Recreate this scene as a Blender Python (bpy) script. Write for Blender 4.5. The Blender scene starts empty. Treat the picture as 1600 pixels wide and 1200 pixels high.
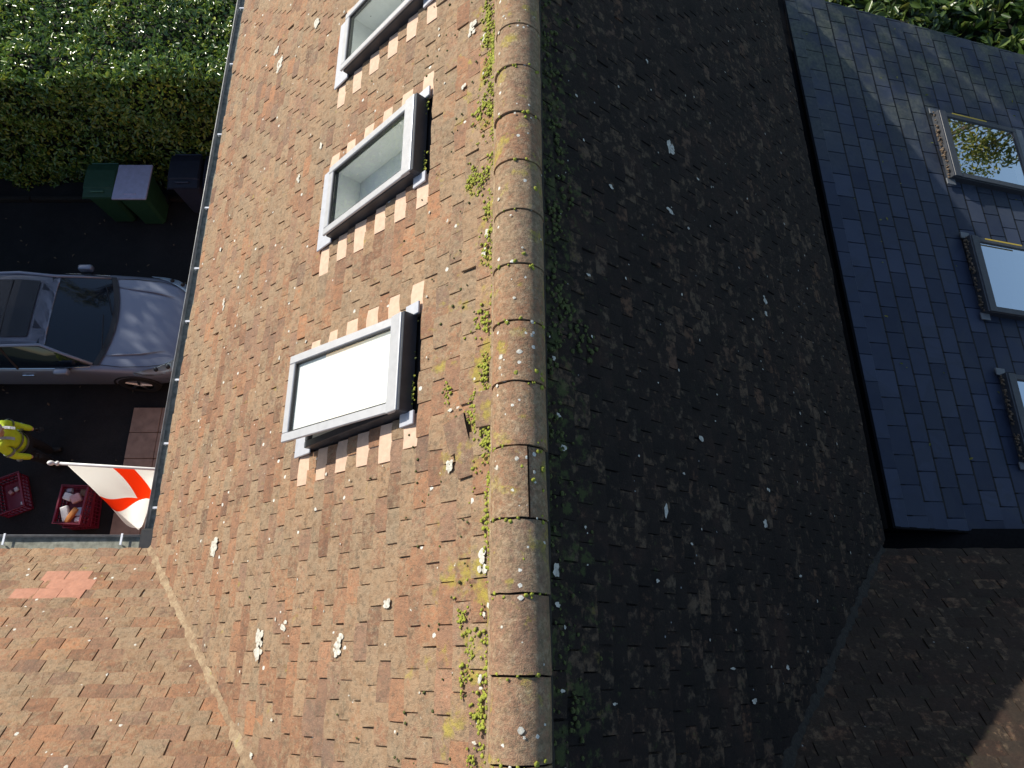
import bpy, bmesh, math, random
import numpy as np
from mathutils import Vector, Matrix, noise
R_ = math.radians
random.seed(7); rng = np.random.default_rng(7)
scene = bpy.context.scene
COL = scene.collection

# ------------------------------------------------------------------ camera
cam_d = bpy.data.cameras.new('camera'); cam = bpy.data.objects.new('camera', cam_d); COL.objects.link(cam)
cam.location = (-0.03, 0.0, 12.2); cam.rotation_euler = (R_(20.8), 0, 0)
cam_d.sensor_width = 36; cam_d.lens = 25.81; cam_d.clip_start = 0.05; cam_d.clip_end = 2000
scene.camera = cam
# ------------------------------------------------------------------ light
SUN = Vector((-1.55, 1.3, 1.0)).normalized()
ELEV = math.asin(SUN.z); AZ = math.atan2(SUN.x, SUN.y)
w = bpy.data.worlds.new('World'); scene.world = w; w.use_nodes = True
nt = w.node_tree; bg = nt.nodes['Background']
sky = nt.nodes.new('ShaderNodeTexSky'); sky.sky_type = 'NISHITA'; sky.sun_disc = False
sky.sun_elevation = ELEV; sky.sun_rotation = AZ % (2 * math.pi); sky.air_density = 1.0; sky.dust_density = 0.6; sky.ozone_density = 1.0
nt.links.new(sky.outputs[0], bg.inputs[0]); bg.inputs[1].default_value = 0.135
sl = bpy.data.lights.new('sun', 'SUN'); so = bpy.data.objects.new('sun', sl); COL.objects.link(so)
sl.energy = 5.0; sl.angle = R_(0.5); sl.color = (1.0, 0.93, 0.82)
so.rotation_euler = SUN.to_track_quat('Z', 'Y').to_euler()
scene.view_settings.view_transform = 'Standard'; scene.view_settings.look = 'None'
scene.view_settings.exposure = 0.22; scene.view_settings.gamma = 1.0; scene.view_settings.use_curve_mapping = False
scene.cycles.max_bounces = 6; scene.cycles.transparent_max_bounces = 12

# ------------------------------------------------------------------ material helpers
def lin(r, g, b):
    f = lambda c: (c / 255 / 12.92) if c / 255 <= 0.04045 else ((c / 255 + 0.055) / 1.055) ** 2.4
    return (f(r), f(g), f(b), 1)
class NT:
    def __init__(s, name):
        s.m = bpy.data.materials.new(name); s.m.use_nodes = True; s.t = s.m.node_tree
        s.b = s.t.nodes['Principled BSDF']; s.out = s.t.nodes['Material Output']
    def n(s, typ, **kw):
        x = s.t.nodes.new(typ)
        for k, v in kw.items(): setattr(x, k, v)
        return x
    def l(s, a, b): s.t.links.new(a, b)
    def val(s, sock, v):
        if hasattr(v, 'is_linked') or isinstance(v, bpy.types.NodeSocket): s.l(v, sock)
        else: sock.default_value = v
    def pos(s):
        return s.n('ShaderNodeNewGeometry').outputs['Position']
    def noise(s, vec, scale, detail=4, rough=0.55, dist=0.0, out=0):
        x = s.n('ShaderNodeTexNoise'); s.l(vec, x.inputs['Vector'])
        x.inputs['Scale'].default_value = scale; x.inputs['Detail'].default_value = detail
        x.inputs['Roughness'].default_value = rough; x.inputs['Distortion'].default_value = dist
        return x.outputs[out]
    def ramp(s, fac, stops, interp='LINEAR'):
        x = s.n('ShaderNodeValToRGB'); x.color_ramp.interpolation = interp
        e = x.color_ramp.elements
        while len(e) < len(stops): e.new(0.5)
        for i, (p, c) in enumerate(stops):
            e[i].position = p; e[i].color = c if len(c) == 4 else (*c, 1)
        s.val(x.inputs[0], fac); return x.outputs[0]
    def step(s, fac, a, b):
        x = s.n('ShaderNodeMapRange'); x.interpolation_type = 'SMOOTHSTEP'
        s.val(x.inputs[0], fac); s.val(x.inputs[1], a); s.val(x.inputs[2], b); return x.outputs[0]
    def math(s, op, a, b=0.0):
        x = s.n('ShaderNodeMath', operation=op); s.val(x.inputs[0], a); s.val(x.inputs[1], b); return x.outputs[0]
    def mix(s, fac, a, b, blend='MIX'):
        x = s.n('ShaderNodeMix', data_type='RGBA', blend_type=blend)
        s.val(x.inputs[0], fac); s.val(x.inputs[6], a); s.val(x.inputs[7], b); return x.outputs[2]
    def vadd(s, a, b, scale=None):
        if scale is not None:
            y = s.n('ShaderNodeVectorMath', operation='SCALE'); s.l(b, y.inputs[0]); y.inputs[3].default_value = scale; b = y.outputs[0]
        x = s.n('ShaderNodeVectorMath', operation='ADD'); s.l(a, x.inputs[0]); s.l(b, x.inputs[1]); return x.outputs[0]
    def bump(s, h, strength=0.3, dist=0.01):
        x = s.n('ShaderNodeBump'); s.l(h, x.inputs['Height']); x.inputs['Strength'].default_value = strength
        x.inputs['Distance'].default_value = dist; s.l(x.outputs[0], s.b.inputs['Normal']); return x
    def set(s, **kw):
        for k, v in kw.items():
            s.val(s.b.inputs[k.replace('_', ' ')], v)
        return s.m
def simple(name, col, rough=0.6, metal=0.0, var=0.12, nscale=20, bump=0.0, spec=0.5, coat=0.0):
    n = NT(name); p = n.pos(); f = n.noise(p, nscale, 5)
    c0 = tuple(max(0, x * (1 - var)) for x in col[:3]) + (1,); c1 = tuple(min(1, x * (1 + var)) for x in col[:3]) + (1,)
    c = n.ramp(f, [(0.3, c0), (0.7, c1)])
    n.set(Base_Color=c, Metallic=metal, Specular_IOR_Level=spec, Coat_Weight=coat)
    n.val(n.b.inputs['Roughness'], n.ramp(n.noise(p, nscale * 2.3, 3), [(0.3, (rough * .85,) * 3), (0.7, (min(1, rough * 1.15),) * 3)]))
    if bump: n.bump(f, bump, 0.01)
    return n.m

def tile_mat(name, dark=0.0, ridge=False):
    """weathered clay: each tile's own tone, grey lichen mottling, yellow and green growth, optional painted shade"""
    n = NT(name); p = n.pos()
    at = n.n('ShaderNodeAttribute', attribute_name='tone'); oi = n.n('ShaderNodeObjectInfo')
    tone = n.vadd(at.outputs['Vector'], oi.outputs['Color'])
    sp = n.n('ShaderNodeSeparateXYZ'); n.l(tone, sp.inputs[0]); tr, tg, tb = sp.outputs
    q = n.vadd(p, tone, 37.0)                       # own texture on every tile
    f = n.math('ADD', n.math('MULTIPLY', tr, 0.42), n.math('MULTIPLY', n.noise(q, 13, 8, .8), 1.0))
    f = n.math('ADD', n.math('ADD', f, n.math('MULTIPLY', n.noise(p, 2.4, 5, .65), 0.55)), -0.515)
    base = n.ramp(f, [(0.0, (.095, .060, .045)), (0.20, (.175, .098, .064)), (0.42, (.285, .150, .088)), (0.60, (.365, .190, .105)), (0.80, (.43, .21, .11)), (0.97, (.54, .265, .15))])
    base = n.mix(n.math('MULTIPLY', tg, 0.5), base, (.25, .205, .165, 1))          # some greyer, some purple-brown
    big = n.noise(p, 1.3, 3, .6)
    lich = n.noise(q, 34, 9, .78)
    amt = n.math('ADD', n.math('MULTIPLY', tb, 0.26), n.math('MULTIPLY', big, 0.32))
    lf = n.step(n.math('ADD', lich, amt), 0.69, 0.86)
    base = n.mix(n.math('MULTIPLY', lf, 0.62), base, n.ramp(n.noise(q, 22, 4), [(0.3, (.25, .175, .10)), (0.55, (.39, .30, .19)), (0.75, (.20, .185, .12))]))
    dk = n.step(n.noise(q, 36, 9, .8), 0.50, 0.61)
    base = n.mix(n.math('MULTIPLY', dk, 0.60), base, n.ramp(n.noise(q, 9, 3), [(0.35, (.085, .055, .038)), (0.65, (.15, .125, .085))]))
    fl = n.step(n.noise(q, 85, 6, .75), 0.60, 0.67)
    base = n.mix(n.math('MULTIPLY', n.math('MULTIPLY', fl, n.step(n.noise(p, 5, 5, .7), .42, .60)), 0.75), base, (.50, .44, .34, 1))
    sx = n.n('ShaderNodeSeparateXYZ'); n.l(p, sx.inputs[0])
    ax = n.math('ABSOLUTE', sx.outputs[0])
    near = n.math('SUBTRACT', 1.0, n.step(ax, 0.10, 0.55))
    yl = n.step(n.math('ADD', n.noise(p, 7.5, 5, .65), n.math('MULTIPLY', near, 0.13)), 0.64 if not ridge else 0.70, 0.78)
    base = n.mix(n.math('MULTIPLY', yl, 0.75), base, n.ramp(n.noise(p, 40, 3), [(0.35, (.30, .25, .05)), (0.65, (.44, .36, .06))]))
    vo = n.n('ShaderNodeTexVoronoi'); n.l(p, vo.inputs['Vector']); vo.inputs['Scale'].default_value = 26 if not ridge else 34; vo.inputs['Randomness'].default_value = 1
    vs = n.n('ShaderNodeSeparateColor'); n.l(vo.outputs['Color'], vs.inputs[0])
    warp = n.math('ADD', vo.outputs['Distance'], n.math('MULTIPLY', n.noise(p, 180, 2), 0.25))
    rad = n.math('MULTIPLY', n.step(vs.outputs[0], 0.93 if not ridge else 0.80, 1.0), 0.42)
    dot = n.math('LESS_THAN', warp, rad)
    if dark > 0:  # shade of the unlit slopes is mixed into the clay colour
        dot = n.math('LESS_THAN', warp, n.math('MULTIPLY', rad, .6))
        shade_col = n.ramp(n.noise(p, 3.2, 6, .7), [(0.35, (.008, .007, .007)), (0.55, (.017, .0125, .011)), (0.75, (.044, .024, .018))])
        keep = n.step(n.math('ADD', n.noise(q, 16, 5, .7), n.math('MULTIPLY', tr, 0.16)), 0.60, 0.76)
        base = n.mix(n.math('MULTIPLY', n.math('SUBTRACT', 1.0, n.math('MULTIPLY', keep, 0.30)), dark), base, shade_col)
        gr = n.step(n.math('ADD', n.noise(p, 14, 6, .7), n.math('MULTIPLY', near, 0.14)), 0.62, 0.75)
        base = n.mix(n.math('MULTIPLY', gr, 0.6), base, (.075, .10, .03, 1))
    if ridge:
        gg = n.step(n.noise(p, 16, 8, .78), 0.44, 0.60)
        d2 = n.step(n.noise(p, 48, 8, .85), 0.50, 0.60)
        base = n.mix(n.math('MULTIPLY', gg, 0.70), base, n.ramp(n.noise(p, 60, 4), [(0.3, (.20, .13, .075)), (0.5, (.36, .255, .155)), (0.72, (.52, .41, .28))]))
        base = n.mix(n.math('MULTIPLY', d2, 0.55), base, (.10, .08, .05, 1))
        shad = n.step(sx.outputs[0], 0.02, 0.10)     # the weather side carries green algae
        base = n.mix(n.math('MULTIPLY', n.math('MULTIPLY', shad, n.step(n.noise(p, 18, 5), 0.35, 0.6)), 0.3), base, (.16, .17, .09, 1))
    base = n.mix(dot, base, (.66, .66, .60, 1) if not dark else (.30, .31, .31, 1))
    n.set(Base_Color=base, Roughness=0.88, Specular_IOR_Level=0.25)
    h = n.math('ADD', n.noise(q, 60, 6, .7), n.math('MULTIPLY', n.noise(q, 260, 3), 0.5))
    n.bump(h, 0.9, 0.008)
    return n.m

M = {}
M['tile'] = tile_mat('weathered clay tile')
M['tile_shade'] = tile_mat('clay tile with painted shade', dark=0.975)  # shaded copy of the clay for the right slope, near-black colour
M['tile_wing'] = tile_mat('wing clay tile with painted shade', dark=0.92)  # right wing's copy, its shade also put into the colour
M['ridge'] = tile_mat('lichened ridge tile', ridge=True)
M['new_tile'] = simple('new pale clay tile', (.61, .425, .305), .85, var=.10, nscale=30, bump=.2)
M['red_tile'] = simple('replacement red clay tile', (.42, .20, .13), .85, var=.12, nscale=30, bump=.2)
M['under'] = simple('roof underlay', (.025, .022, .02), .95)
M['mortar'] = simple('mortar bedding', (.36, .31, .21), .95, var=.35, nscale=45, bump=.6)
M['mortar_dark'] = simple('dark mortar', (.022, .019, .015), .95, var=.4, nscale=45, bump=.6)  # on the unlit side of the roof its darkness is painted shade
M['lead'] = simple('weathered lead', (.16, .17, .18), .55, metal=.2)
M['alu'] = simple('grey aluminium cladding', (.45, .46, .48), .42, metal=.15, var=.06)
M['alu_light'] = simple('pale flashing sheet', (.47, .49, .54), .45, metal=.1, var=.06)
M['alu_dark'] = simple('dark grey window frame', (.045, .05, .06), .45, metal=.1)
M['gasket'] = simple('black gasket', (.012, .013, .016), .5)
M['black'] = simple('black painted board', (.004, .004, .005), .8, spec=.1)
M['white'] = simple('white blind', (.86, .86, .84), .7, var=.03)
M['cream'] = simple('painted window reveal', (.78, .79, .76), .7, var=.04)
M['gutter'] = simple('grey plastic gutter', (.36, .37, .36), .45, var=.25, nscale=14)
M['gutter_in'] = simple('silt in gutter', (.24, .245, .20), .9, var=.4, nscale=25)
M['bracket'] = simple('white gutter strap', (.80, .84, .90), .35)
M['brick'] = None
def brick_mat():
    n = NT('red brick wall'); p = n.pos()
    sx = n.n('ShaderNodeSeparateXYZ'); n.l(p, sx.inputs[0])
    cb = n.n('ShaderNodeCombineXYZ'); n.l(n.math('ADD', sx.outputs[0], sx.outputs[1]), cb.inputs[0]); n.l(sx.outputs[2], cb.inputs[1])
    br = n.n('ShaderNodeTexBrick'); n.l(cb.outputs[0], br.inputs['Vector']); br.inputs['Scale'].default_value = 1
    br.inputs['Brick Width'].default_value = .225; br.inputs['Row Height'].default_value = .075; br.inputs['Mortar Size'].default_value = .008
    br.inputs['Color1'].default_value = (.30, .12, .08, 1); br.inputs['Color2'].default_value = (.22, .10, .07, 1); br.inputs['Mortar'].default_value = (.38, .35, .30, 1)
    n.set(Base_Color=n.mix(n.math('MULTIPLY', n.noise(p, 12, 5), .5), br.outputs['Color'], (.16, .09, .07, 1)), Roughness=.9)
    n.bump(br.outputs['Fac'], -.4, .01); return n.m
M['brick'] = brick_mat()
def slate_mat():
    n = NT('dark blue grey slate'); p = n.pos()
    at = n.n('ShaderNodeAttribute', attribute_name='tone'); oi = n.n('ShaderNodeObjectInfo')
    tone = n.vadd(at.outputs['Vector'], oi.outputs['Color']); sp = n.n('ShaderNodeSeparateXYZ'); n.l(tone, sp.inputs[0])
    c = n.ramp(n.math('ADD', n.math('MULTIPLY', sp.outputs[0], .6), n.math('MULTIPLY', n.noise(p, 5, 5), .4)), [(0.2, (.021, .030, .056)), (0.8, (.048, .061, .098))])
    sx = n.n('ShaderNodeSeparateXYZ'); n.l(p, sx.inputs[0])
    gfac = n.math('MULTIPLY', n.step(sx.outputs[1], 3.6, 6.4), n.step(n.noise(p, 2.2, 5, .65), 0.33, 0.62))
    c = n.mix(n.math('MULTIPLY', gfac, .75), c, n.ramp(n.noise(p, 30, 4), [(0.3, (.055, .07, .045)), (0.7, (.15, .155, .11))]))   # algae under the trees, lightened so the sun streaks look brighter
    wet = n.step(n.noise(p, 1.7, 4, .6, 1.2), 0.50, 0.56)
    n.set(Base_Color=n.mix(n.math('MULTIPLY', wet, .45), c, (.018, .026, .048, 1)), Specular_IOR_Level=.22)
    n.l(n.ramp(n.math('ADD', wet, n.math('MULTIPLY', gfac, -.6)), [(0, (.62,) * 3), (1, (.42,) * 3)]), n.b.inputs['Roughness'])
    n.bump(n.noise(p, 90, 5, .7), .25, .004); return n.m
M['slate'] = slate_mat()
def glass_mat(name, refl=0.10, tint=(.955, .98, .965, 1), boost=1.0):
    n = NT(name); ge = n.n('ShaderNodeNewGeometry'); dt = n.n('ShaderNodeVectorMath', operation='DOT_PRODUCT')
    n.l(ge.outputs['Normal'], dt.inputs[0]); n.l(ge.outputs['Incoming'], dt.inputs[1]); cth = n.math('ABSOLUTE', dt.outputs['Value'])
    sch = n.math('ADD', n.math('MULTIPLY', n.math('POWER', n.math('SUBTRACT', 1.0, cth), 5.0), .92), .08)     # same from both sides
    tr = n.n('ShaderNodeBsdfTransparent'); tr.inputs[0].default_value = tint
    gl = n.n('ShaderNodeBsdfGlossy'); gl.inputs['Roughness'].default_value = 0.01; gl.inputs['Color'].default_value = (.92, .96, 1, 1)
    mx = n.n('ShaderNodeMixShader'); n.l(n.math('MINIMUM', n.math('ADD', n.math('MULTIPLY', sch, boost), refl), .95), mx.inputs[0])
    n.l(tr.outputs[0], mx.inputs[1]); n.l(gl.outputs[0], mx.inputs[2]); n.l(mx.outputs[0], n.out.inputs['Surface']); return n.m
M['glass'] = glass_mat('clear double glazing', refl=.05)
M['glass_refl'] = glass_mat('reflective coated glazing', refl=.62, boost=1.0)
def asphalt_mat():
    n = NT('worn asphalt'); p = n.pos()
    c = n.ramp(n.noise(p, 1.2, 6, .7), [(0.3, (.013, .013, .014)), (0.7, (.027, .026, .026))])
    c = n.mix(n.math('MULTIPLY', n.step(n.noise(p, 160, 2), .56, .7), .5), c, (.10, .10, .10, 1))
    n.set(Base_Color=c, Roughness=.92, Specular_IOR_Level=.25); n.bump(n.noise(p, 120, 4), .5, .01); return n.m
M['asphalt'] = asphalt_mat()
M['soil'] = simple('soil and short grass', (.045, .06, .022), .95, var=.5, nscale=3, bump=.5)
M['slab'] = simple('brown paving slab', (.34, .23, .17), .9, var=.2, nscale=8, bump=.3)
M['moss'] = simple('green moss', (.27, .29, .035), .95, var=.45, nscale=70, bump=.8)
M['moss_dark'] = simple('dull dark moss', (.075, .09, .022), .95, var=.5, nscale=70, bump=.8)
M['lichen'] = simple('white crustose lichen', (.52, .50, .43), .9, var=.35, nscale=60, bump=.5)
M['debris'] = simple('brown leaf debris', (.14, .10, .065), .95, var=.5, nscale=60, bump=.6)
def leaf_mat(name, cols, rough=.38, spec=.5):
    n = NT(name); at = n.n('ShaderNodeAttribute', attribute_name='tone'); sp = n.n('ShaderNodeSeparateXYZ'); n.l(at.outputs['Vector'], sp.inputs[0])
    c = n.ramp(sp.outputs[0], [(i / (len(cols) - 1), c) for i, c in enumerate(cols)])
    n.set(Base_Color=c, Roughness=rough, Specular_IOR_Level=spec)
    tl = n.n('ShaderNodeBsdfTranslucent'); n.l(c, tl.inputs[0]); mx = n.n('ShaderNodeMixShader'); mx.inputs[0].default_value = .25
    n.l(n.b.outputs[0], mx.inputs[1]); n.l(tl.outputs[0], mx.inputs[2]); n.l(mx.outputs[0], n.out.inputs['Surface']); return n.m
M['laurel'] = leaf_mat('laurel leaves', [(.08, .16, .045), (.14, .25, .05), (.21, .33, .055), (.32, .40, .06), (.50, .50, .07)], .27, .8)
M['rhodo'] = leaf_mat('long dark evergreen leaves', [(.03, .06, .015), (.065, .12, .022), (.12, .17, .035), (.19, .19, .04)], .35)
M['birch'] = leaf_mat('yellowing tree leaves', [(.10, .14, .02), (.22, .23, .03), (.34, .28, .04)], .6)
M['bark'] = simple('brown bark', (.10, .075, .05), .95, var=.4, nscale=14, bump=.8)
M['twigs'] = simple('dark hedge wood', (.012, .016, .007), .95, var=.4)

# ------------------------------------------------------------------ mesh helpers
WLOC = {}
def link(name, me, parent=None, mw=None):
    o = bpy.data.objects.new(name, me); COL.objects.link(o)
    if mw is not None: o.matrix_world = mw
    if parent is not None:
        pl = WLOC.get(parent.name, Vector((0, 0, 0)))
        o.parent = parent; o.matrix_parent_inverse = Matrix.Translation(-pl)
        if mw is not None: o.matrix_basis = mw
    return o
def obj(name, bm, mat, parent=None, smooth=False):
    me = bpy.data.meshes.new(name); bm.to_mesh(me); bm.free()
    for m in (mat if isinstance(mat, (list, tuple)) else [mat]): me.materials.append(m)
    if smooth: me.polygons.foreach_set('use_smooth', [True] * len(me.polygons))
    return link(name, me, parent)
def pydata(name, v, f, mat, parent=None, smooth=False, tone=None):
    me = bpy.data.meshes.new(name); v = np.asarray(v, dtype=np.float32)
    if isinstance(f, np.ndarray):
        k = f.shape[1]; me.vertices.add(len(v)); me.vertices.foreach_set('co', v.ravel())
        me.loops.add(f.size); me.loops.foreach_set('vertex_index', f.ravel().astype(np.int32))
        me.polygons.add(len(f)); me.polygons.foreach_set('loop_start', np.arange(0, f.size, k, dtype=np.int32))
        me.update(calc_edges=True)
    else: me.from_pydata([tuple(a) for a in v], [], f)
    for m in (mat if isinstance(mat, (list, tuple)) else [mat]): me.materials.append(m)
    if smooth: me.polygons.foreach_set('use_smooth', [True] * len(me.polygons))
    if tone is not None:
        a = me.attributes.new('tone', 'FLOAT_VECTOR', 'POINT'); a.data.foreach_set('vector', np.asarray(tone, dtype=np.float32).ravel())
    o = link(name, me, parent); o.color = (0, 0, 0, 1); return o
def thing(name, loc, label, cat, group=None):
    o = bpy.data.objects.new(name, None); COL.objects.link(o); o.location = loc; WLOC[o.name] = Vector(loc)
    o.empty_display_size = .2; tag(o, label, cat, group); return o
def tag(o, label=None, cat=None, group=None, kind=None):
    if label: o['label'] = label
    if cat: o['category'] = cat
    if group: o['group'] = group
    if kind: o['kind'] = kind
    return o
I4 = Matrix.Identity(4)
def frame(o, x, y, z): return Matrix(((x[0], y[0], z[0], o[0]), (x[1], y[1], z[1], o[1]), (x[2], y[2], z[2], o[2]), (0, 0, 0, 1)))
def box(bm, x0, x1, y0, y1, z0, z1, mx=I4, bev=0.0, seg=1):
    r = bmesh.ops.create_cube(bm, size=1); vs = r['verts']
    for v in vs: v.co = Vector(((x0 + x1) / 2 + v.co.x * (x1 - x0), (y0 + y1) / 2 + v.co.y * (y1 - y0), (z0 + z1) / 2 + v.co.z * (z1 - z0)))
    es = list({e for v in vs for e in v.link_edges})
    if bev:
        r2 = bmesh.ops.bevel(bm, geom=es, offset=bev, segments=seg, affect='EDGES', profile=.5); vs = list({*r2['verts'], *[v for v in vs if v.is_valid]})
    for v in vs: v.co = mx @ v.co
    return vs
def tube(bm, pts, rad, n=8, cap=True, closed=False):
    rings = []; pts = [Vector(p) for p in pts]
    for i, p in enumerate(pts):
        d = (pts[min(i + 1, len(pts) - 1)] - pts[max(i - 1, 0)]).normalized()
        u = d.orthogonal().normalized() if i == 0 else (u - d * u.dot(d)).normalized()
        v = d.cross(u); r = rad[i] if isinstance(rad, (list, tuple)) else rad
        rings.append([bm.verts.new(p + (u * math.cos(a) + v * math.sin(a)) * r) for a in [2 * math.pi * k / n for k in range(n)]])
    for a, b in zip(rings, rings[1:]):
        for k in range(n): bm.faces.new((a[k], a[(k + 1) % n], b[(k + 1) % n], b[k]))
    if cap: bm.faces.new(rings[0][::-1]); bm.faces.new(rings[-1])
def loft(bm, secs, closed=False, capends=False):
    rings = [[bm.verts.new(p) for p in s] for s in secs]
    for a, b in zip(rings, rings[1:]):
        n = len(a)
        for k in range(n if closed else n - 1):
            try: bm.faces.new((a[k], a[(k + 1) % n], b[(k + 1) % n], b[k]))
            except ValueError: pass
    if capends: bm.faces.new(rings[0][::-1]); bm.faces.new(rings[-1])
    return rings

# ------------------------------------------------------------------ roof geometry
ZR = 9.42; TA = 1.033; AL = math.atan(TA); CA, SA = math.cos(AL), math.sin(AL)
TW = 1.12; AW = math.atan(TW); CW, SW = math.cos(AW), math.sin(AW)
EX = 2.76; EZ = ZR - TA * EX                 # main eaves
WY = 0.80; WZ = 6.56                         # wing eaves (north side)
GY = 6.70                                    # north gable
YB = -1.76                                   # wing ridge
# slope frames: columns  side(x), up-slope(y), normal(z)
FL = frame((0, 0, ZR), (0, -1, 0), (CA, 0, SA), (-SA, 0, CA))     # left slope
FR = frame((0, 0, ZR), (0, 1, 0), (-CA, 0, SA), (SA, 0, CA))      # right slope
FW = frame((0, WY, WZ), (-1, 0, 0), (0, -CW, SW), (0, SW, CW))    # wing slope, origin at its eaves
# valley lines in plan
def valley_x(y, side): return side * (EX - (WY - y) * TW / TA)     # |x| of valley at y
def project(p):
    d = Vector(p) - cam.location; th = R_(20.8)
    F = d.y * math.sin(th) - d.z * math.cos(th); U = d.y * math.cos(th) + d.z * math.sin(th)
    return 800 + 1147 * d.x / F, 600 - 1147 * U / F, F

TILE_VAR = []
def tile_template(seed, w=.160, l=.205, t=.0125):
    rr = random.Random(seed); v = []
    xs = [-w / 2, -w / 6, w / 6, w / 2]
    cham = [0, .0022, .0022, 0]
    for j, y in enumerate((0, l)):
        for i, x in enumerate(xs):
            dy = rr.uniform(-.0035, .0035) if j == 0 else 0
            if j == 0 and i in (0, 3) and rr.random() < .3: dy += rr.uniform(.002, .009)
            v.append((x + rr.uniform(-.001, .001), y + dy, cham[i] + (rr.uniform(-.0008, .0008))))
    for j, y in enumerate((0, l)):
        for i, x in enumerate(xs): v.append((v[j * 4 + i][0], v[j * 4 + i][1], v[j * 4 + i][2] - t))
    f = [(0, 1, 5, 4), (1, 2, 6, 5), (2, 3, 7, 6), (8, 9, 1, 0), (9, 10, 2, 1), (10, 11, 3, 2), (8, 0, 4, 12), (3, 11, 15, 7), (12, 15, 11, 8)]
    return np.array(v), f
TV = [tile_template(s) for s in range(10)]
def slate_template(w=.240, l=.33, t=.007):
    xs = w / 2; v = []
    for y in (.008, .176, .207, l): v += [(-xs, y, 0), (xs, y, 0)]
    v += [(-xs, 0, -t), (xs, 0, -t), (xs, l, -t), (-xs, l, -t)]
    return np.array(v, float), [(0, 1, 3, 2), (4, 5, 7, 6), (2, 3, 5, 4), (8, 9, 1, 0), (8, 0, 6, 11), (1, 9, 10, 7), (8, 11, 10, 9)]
SV = [slate_template()]
def clip_mesh(v, f, planes):
    """cut a tile along the planes (point, normal pointing outward)"""
    bm = bmesh.new(); vs = [bm.verts.new(p) for p in v]
    for ff in f: bm.faces.new([vs[i] for i in ff])
    for co, no in planes:
        bmesh.ops.bisect_plane(bm, geom=bm.verts[:] + bm.edges[:] + bm.faces[:], plane_co=co, plane_no=no, clear_outer=True)
    bm.verts.ensure_lookup_table(); bm.verts.index_update()
    out = (np.array([tuple(x.co) for x in bm.verts]).reshape(-1, 3), [[q.index for q in ff.verts] for ff in bm.faces]); bm.free(); return out
def lay(parent, name, items, templates, mat, n_single, label=None, band=None):
    """items: (matrix, variant, tone, scale_x, planes or None). The largest in view become objects, the rest one mesh."""
    meshes = []
    for k, (v, f) in enumerate(templates):
        me = bpy.data.meshes.new(name); me.from_pydata([tuple(a) for a in v], [], f); me.materials.append(mat); meshes.append(me)
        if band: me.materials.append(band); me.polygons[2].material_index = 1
    rank = []
    for i, it in enumerate(items):
        c = it[0] @ Vector((0, .05, 0)); x, y, F = project(c)
        if 5 < x < 1595 and 5 < y < 1195 and it[4] is None: 
            nrm = it[0].col[2].to_3d(); d = (cam.location - c)
            rank.append((-(nrm.dot(d.normalized())) / d.length_squared, i))
    rank.sort(); single = {i for _, i in rank[:n_single]}
    V, Fc, T, off, MI = [], [], [], 0, []
    for i, (mx, k, tn, sx, pl) in enumerate(items):
        if i in single:
            o = link(name, meshes[k], parent, mx @ Matrix.Diagonal((sx, 1, 1, 1))); o.color = (*tn, 1)
        else:
            v, f = templates[k]; v = v * np.array([sx, 1, 1]); A = np.array(mx); v = v @ A[:3, :3].T + A[:3, 3]
            if pl: v, f = clip_mesh(v, f, pl)
            if len(v) < 3: continue
            V.append(v); Fc += [[a + off for a in ff] for ff in f]; T += [tn] * len(v); off += len(v)
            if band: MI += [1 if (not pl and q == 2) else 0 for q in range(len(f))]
    rest = pydata(name + '_field', np.concatenate(V), Fc, [mat, band] if band else mat, parent, tone=T); tag(rest, kind='stuff')
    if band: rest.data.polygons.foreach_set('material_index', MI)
    return rest
def tone(grey=.5, lich=.5):
    r = random.random()
    a = random.gauss(.48, .20) if r > .05 else random.uniform(.85, 1.05)
    return (min(1, max(0, a)), random.random() ** 2 * grey * 2 * .7, random.random() * lich * 2)
def tmat(F, x, s_up, off=0.0, tilt=6.8, yaw=0.0, roll=0.0):
    return F @ Matrix.Translation((x, s_up, off)) @ Matrix.Rotation(R_(yaw), 4, 'Z') @ Matrix.Rotation(R_(-tilt), 4, 'X') @ Matrix.Rotation(R_(roll), 4, 'Y')
def jitter():
    j = dict(off=random.gauss(0, .0020), tilt=6.8 + random.gauss(0, .9), yaw=random.gauss(0, .9), roll=random.gauss(0, .8))
    if random.random() < .045: j['off'] += random.uniform(.002, .006); j['roll'] += random.choice((-1, 1)) * random.uniform(.5, 2.2)
    return j

# ------------------------------------------------------------------ setting
bm = bmesh.new(); bmesh.ops.create_grid(bm, x_segments=40, y_segments=40, size=400)
obj_ground = tag(obj('ground', bm, M['soil']), kind='structure')
bm = bmesh.new(); bmesh.ops.create_grid(bm, x_segments=1, y_segments=1, size=.5)
for v in bm.verts: v.co = Vector((-7.6 + v.co.x * 11.0, 4.75 + v.co.y * 8.9, .02))
tag(obj('driveway', bm, M['asphalt']), kind='structure')
pav = tag(bpy.data.objects.new('path', None), kind='structure'); COL.objects.link(pav)
for i in range(-1, 14):
    for j in range(2):
        y = 0.95 + i * .46; x = -6.62 + j * .50
        if i >= 7: break
        bm = bmesh.new(); box(bm, x, x + .49, y, y + .45, .03, .09 + random.uniform(0, .012), bev=.006)
        obj('paving_slab', bm, M['slab'], pav)
bm = bmesh.new()
for i in range(5): box(bm, -12.6 + i * 1.6, -11.02 + i * 1.6, 8.42, 8.50, .03, .14, bev=.01)
tag(obj('kerb', bm, M['mortar_dark']), kind='structure')

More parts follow.
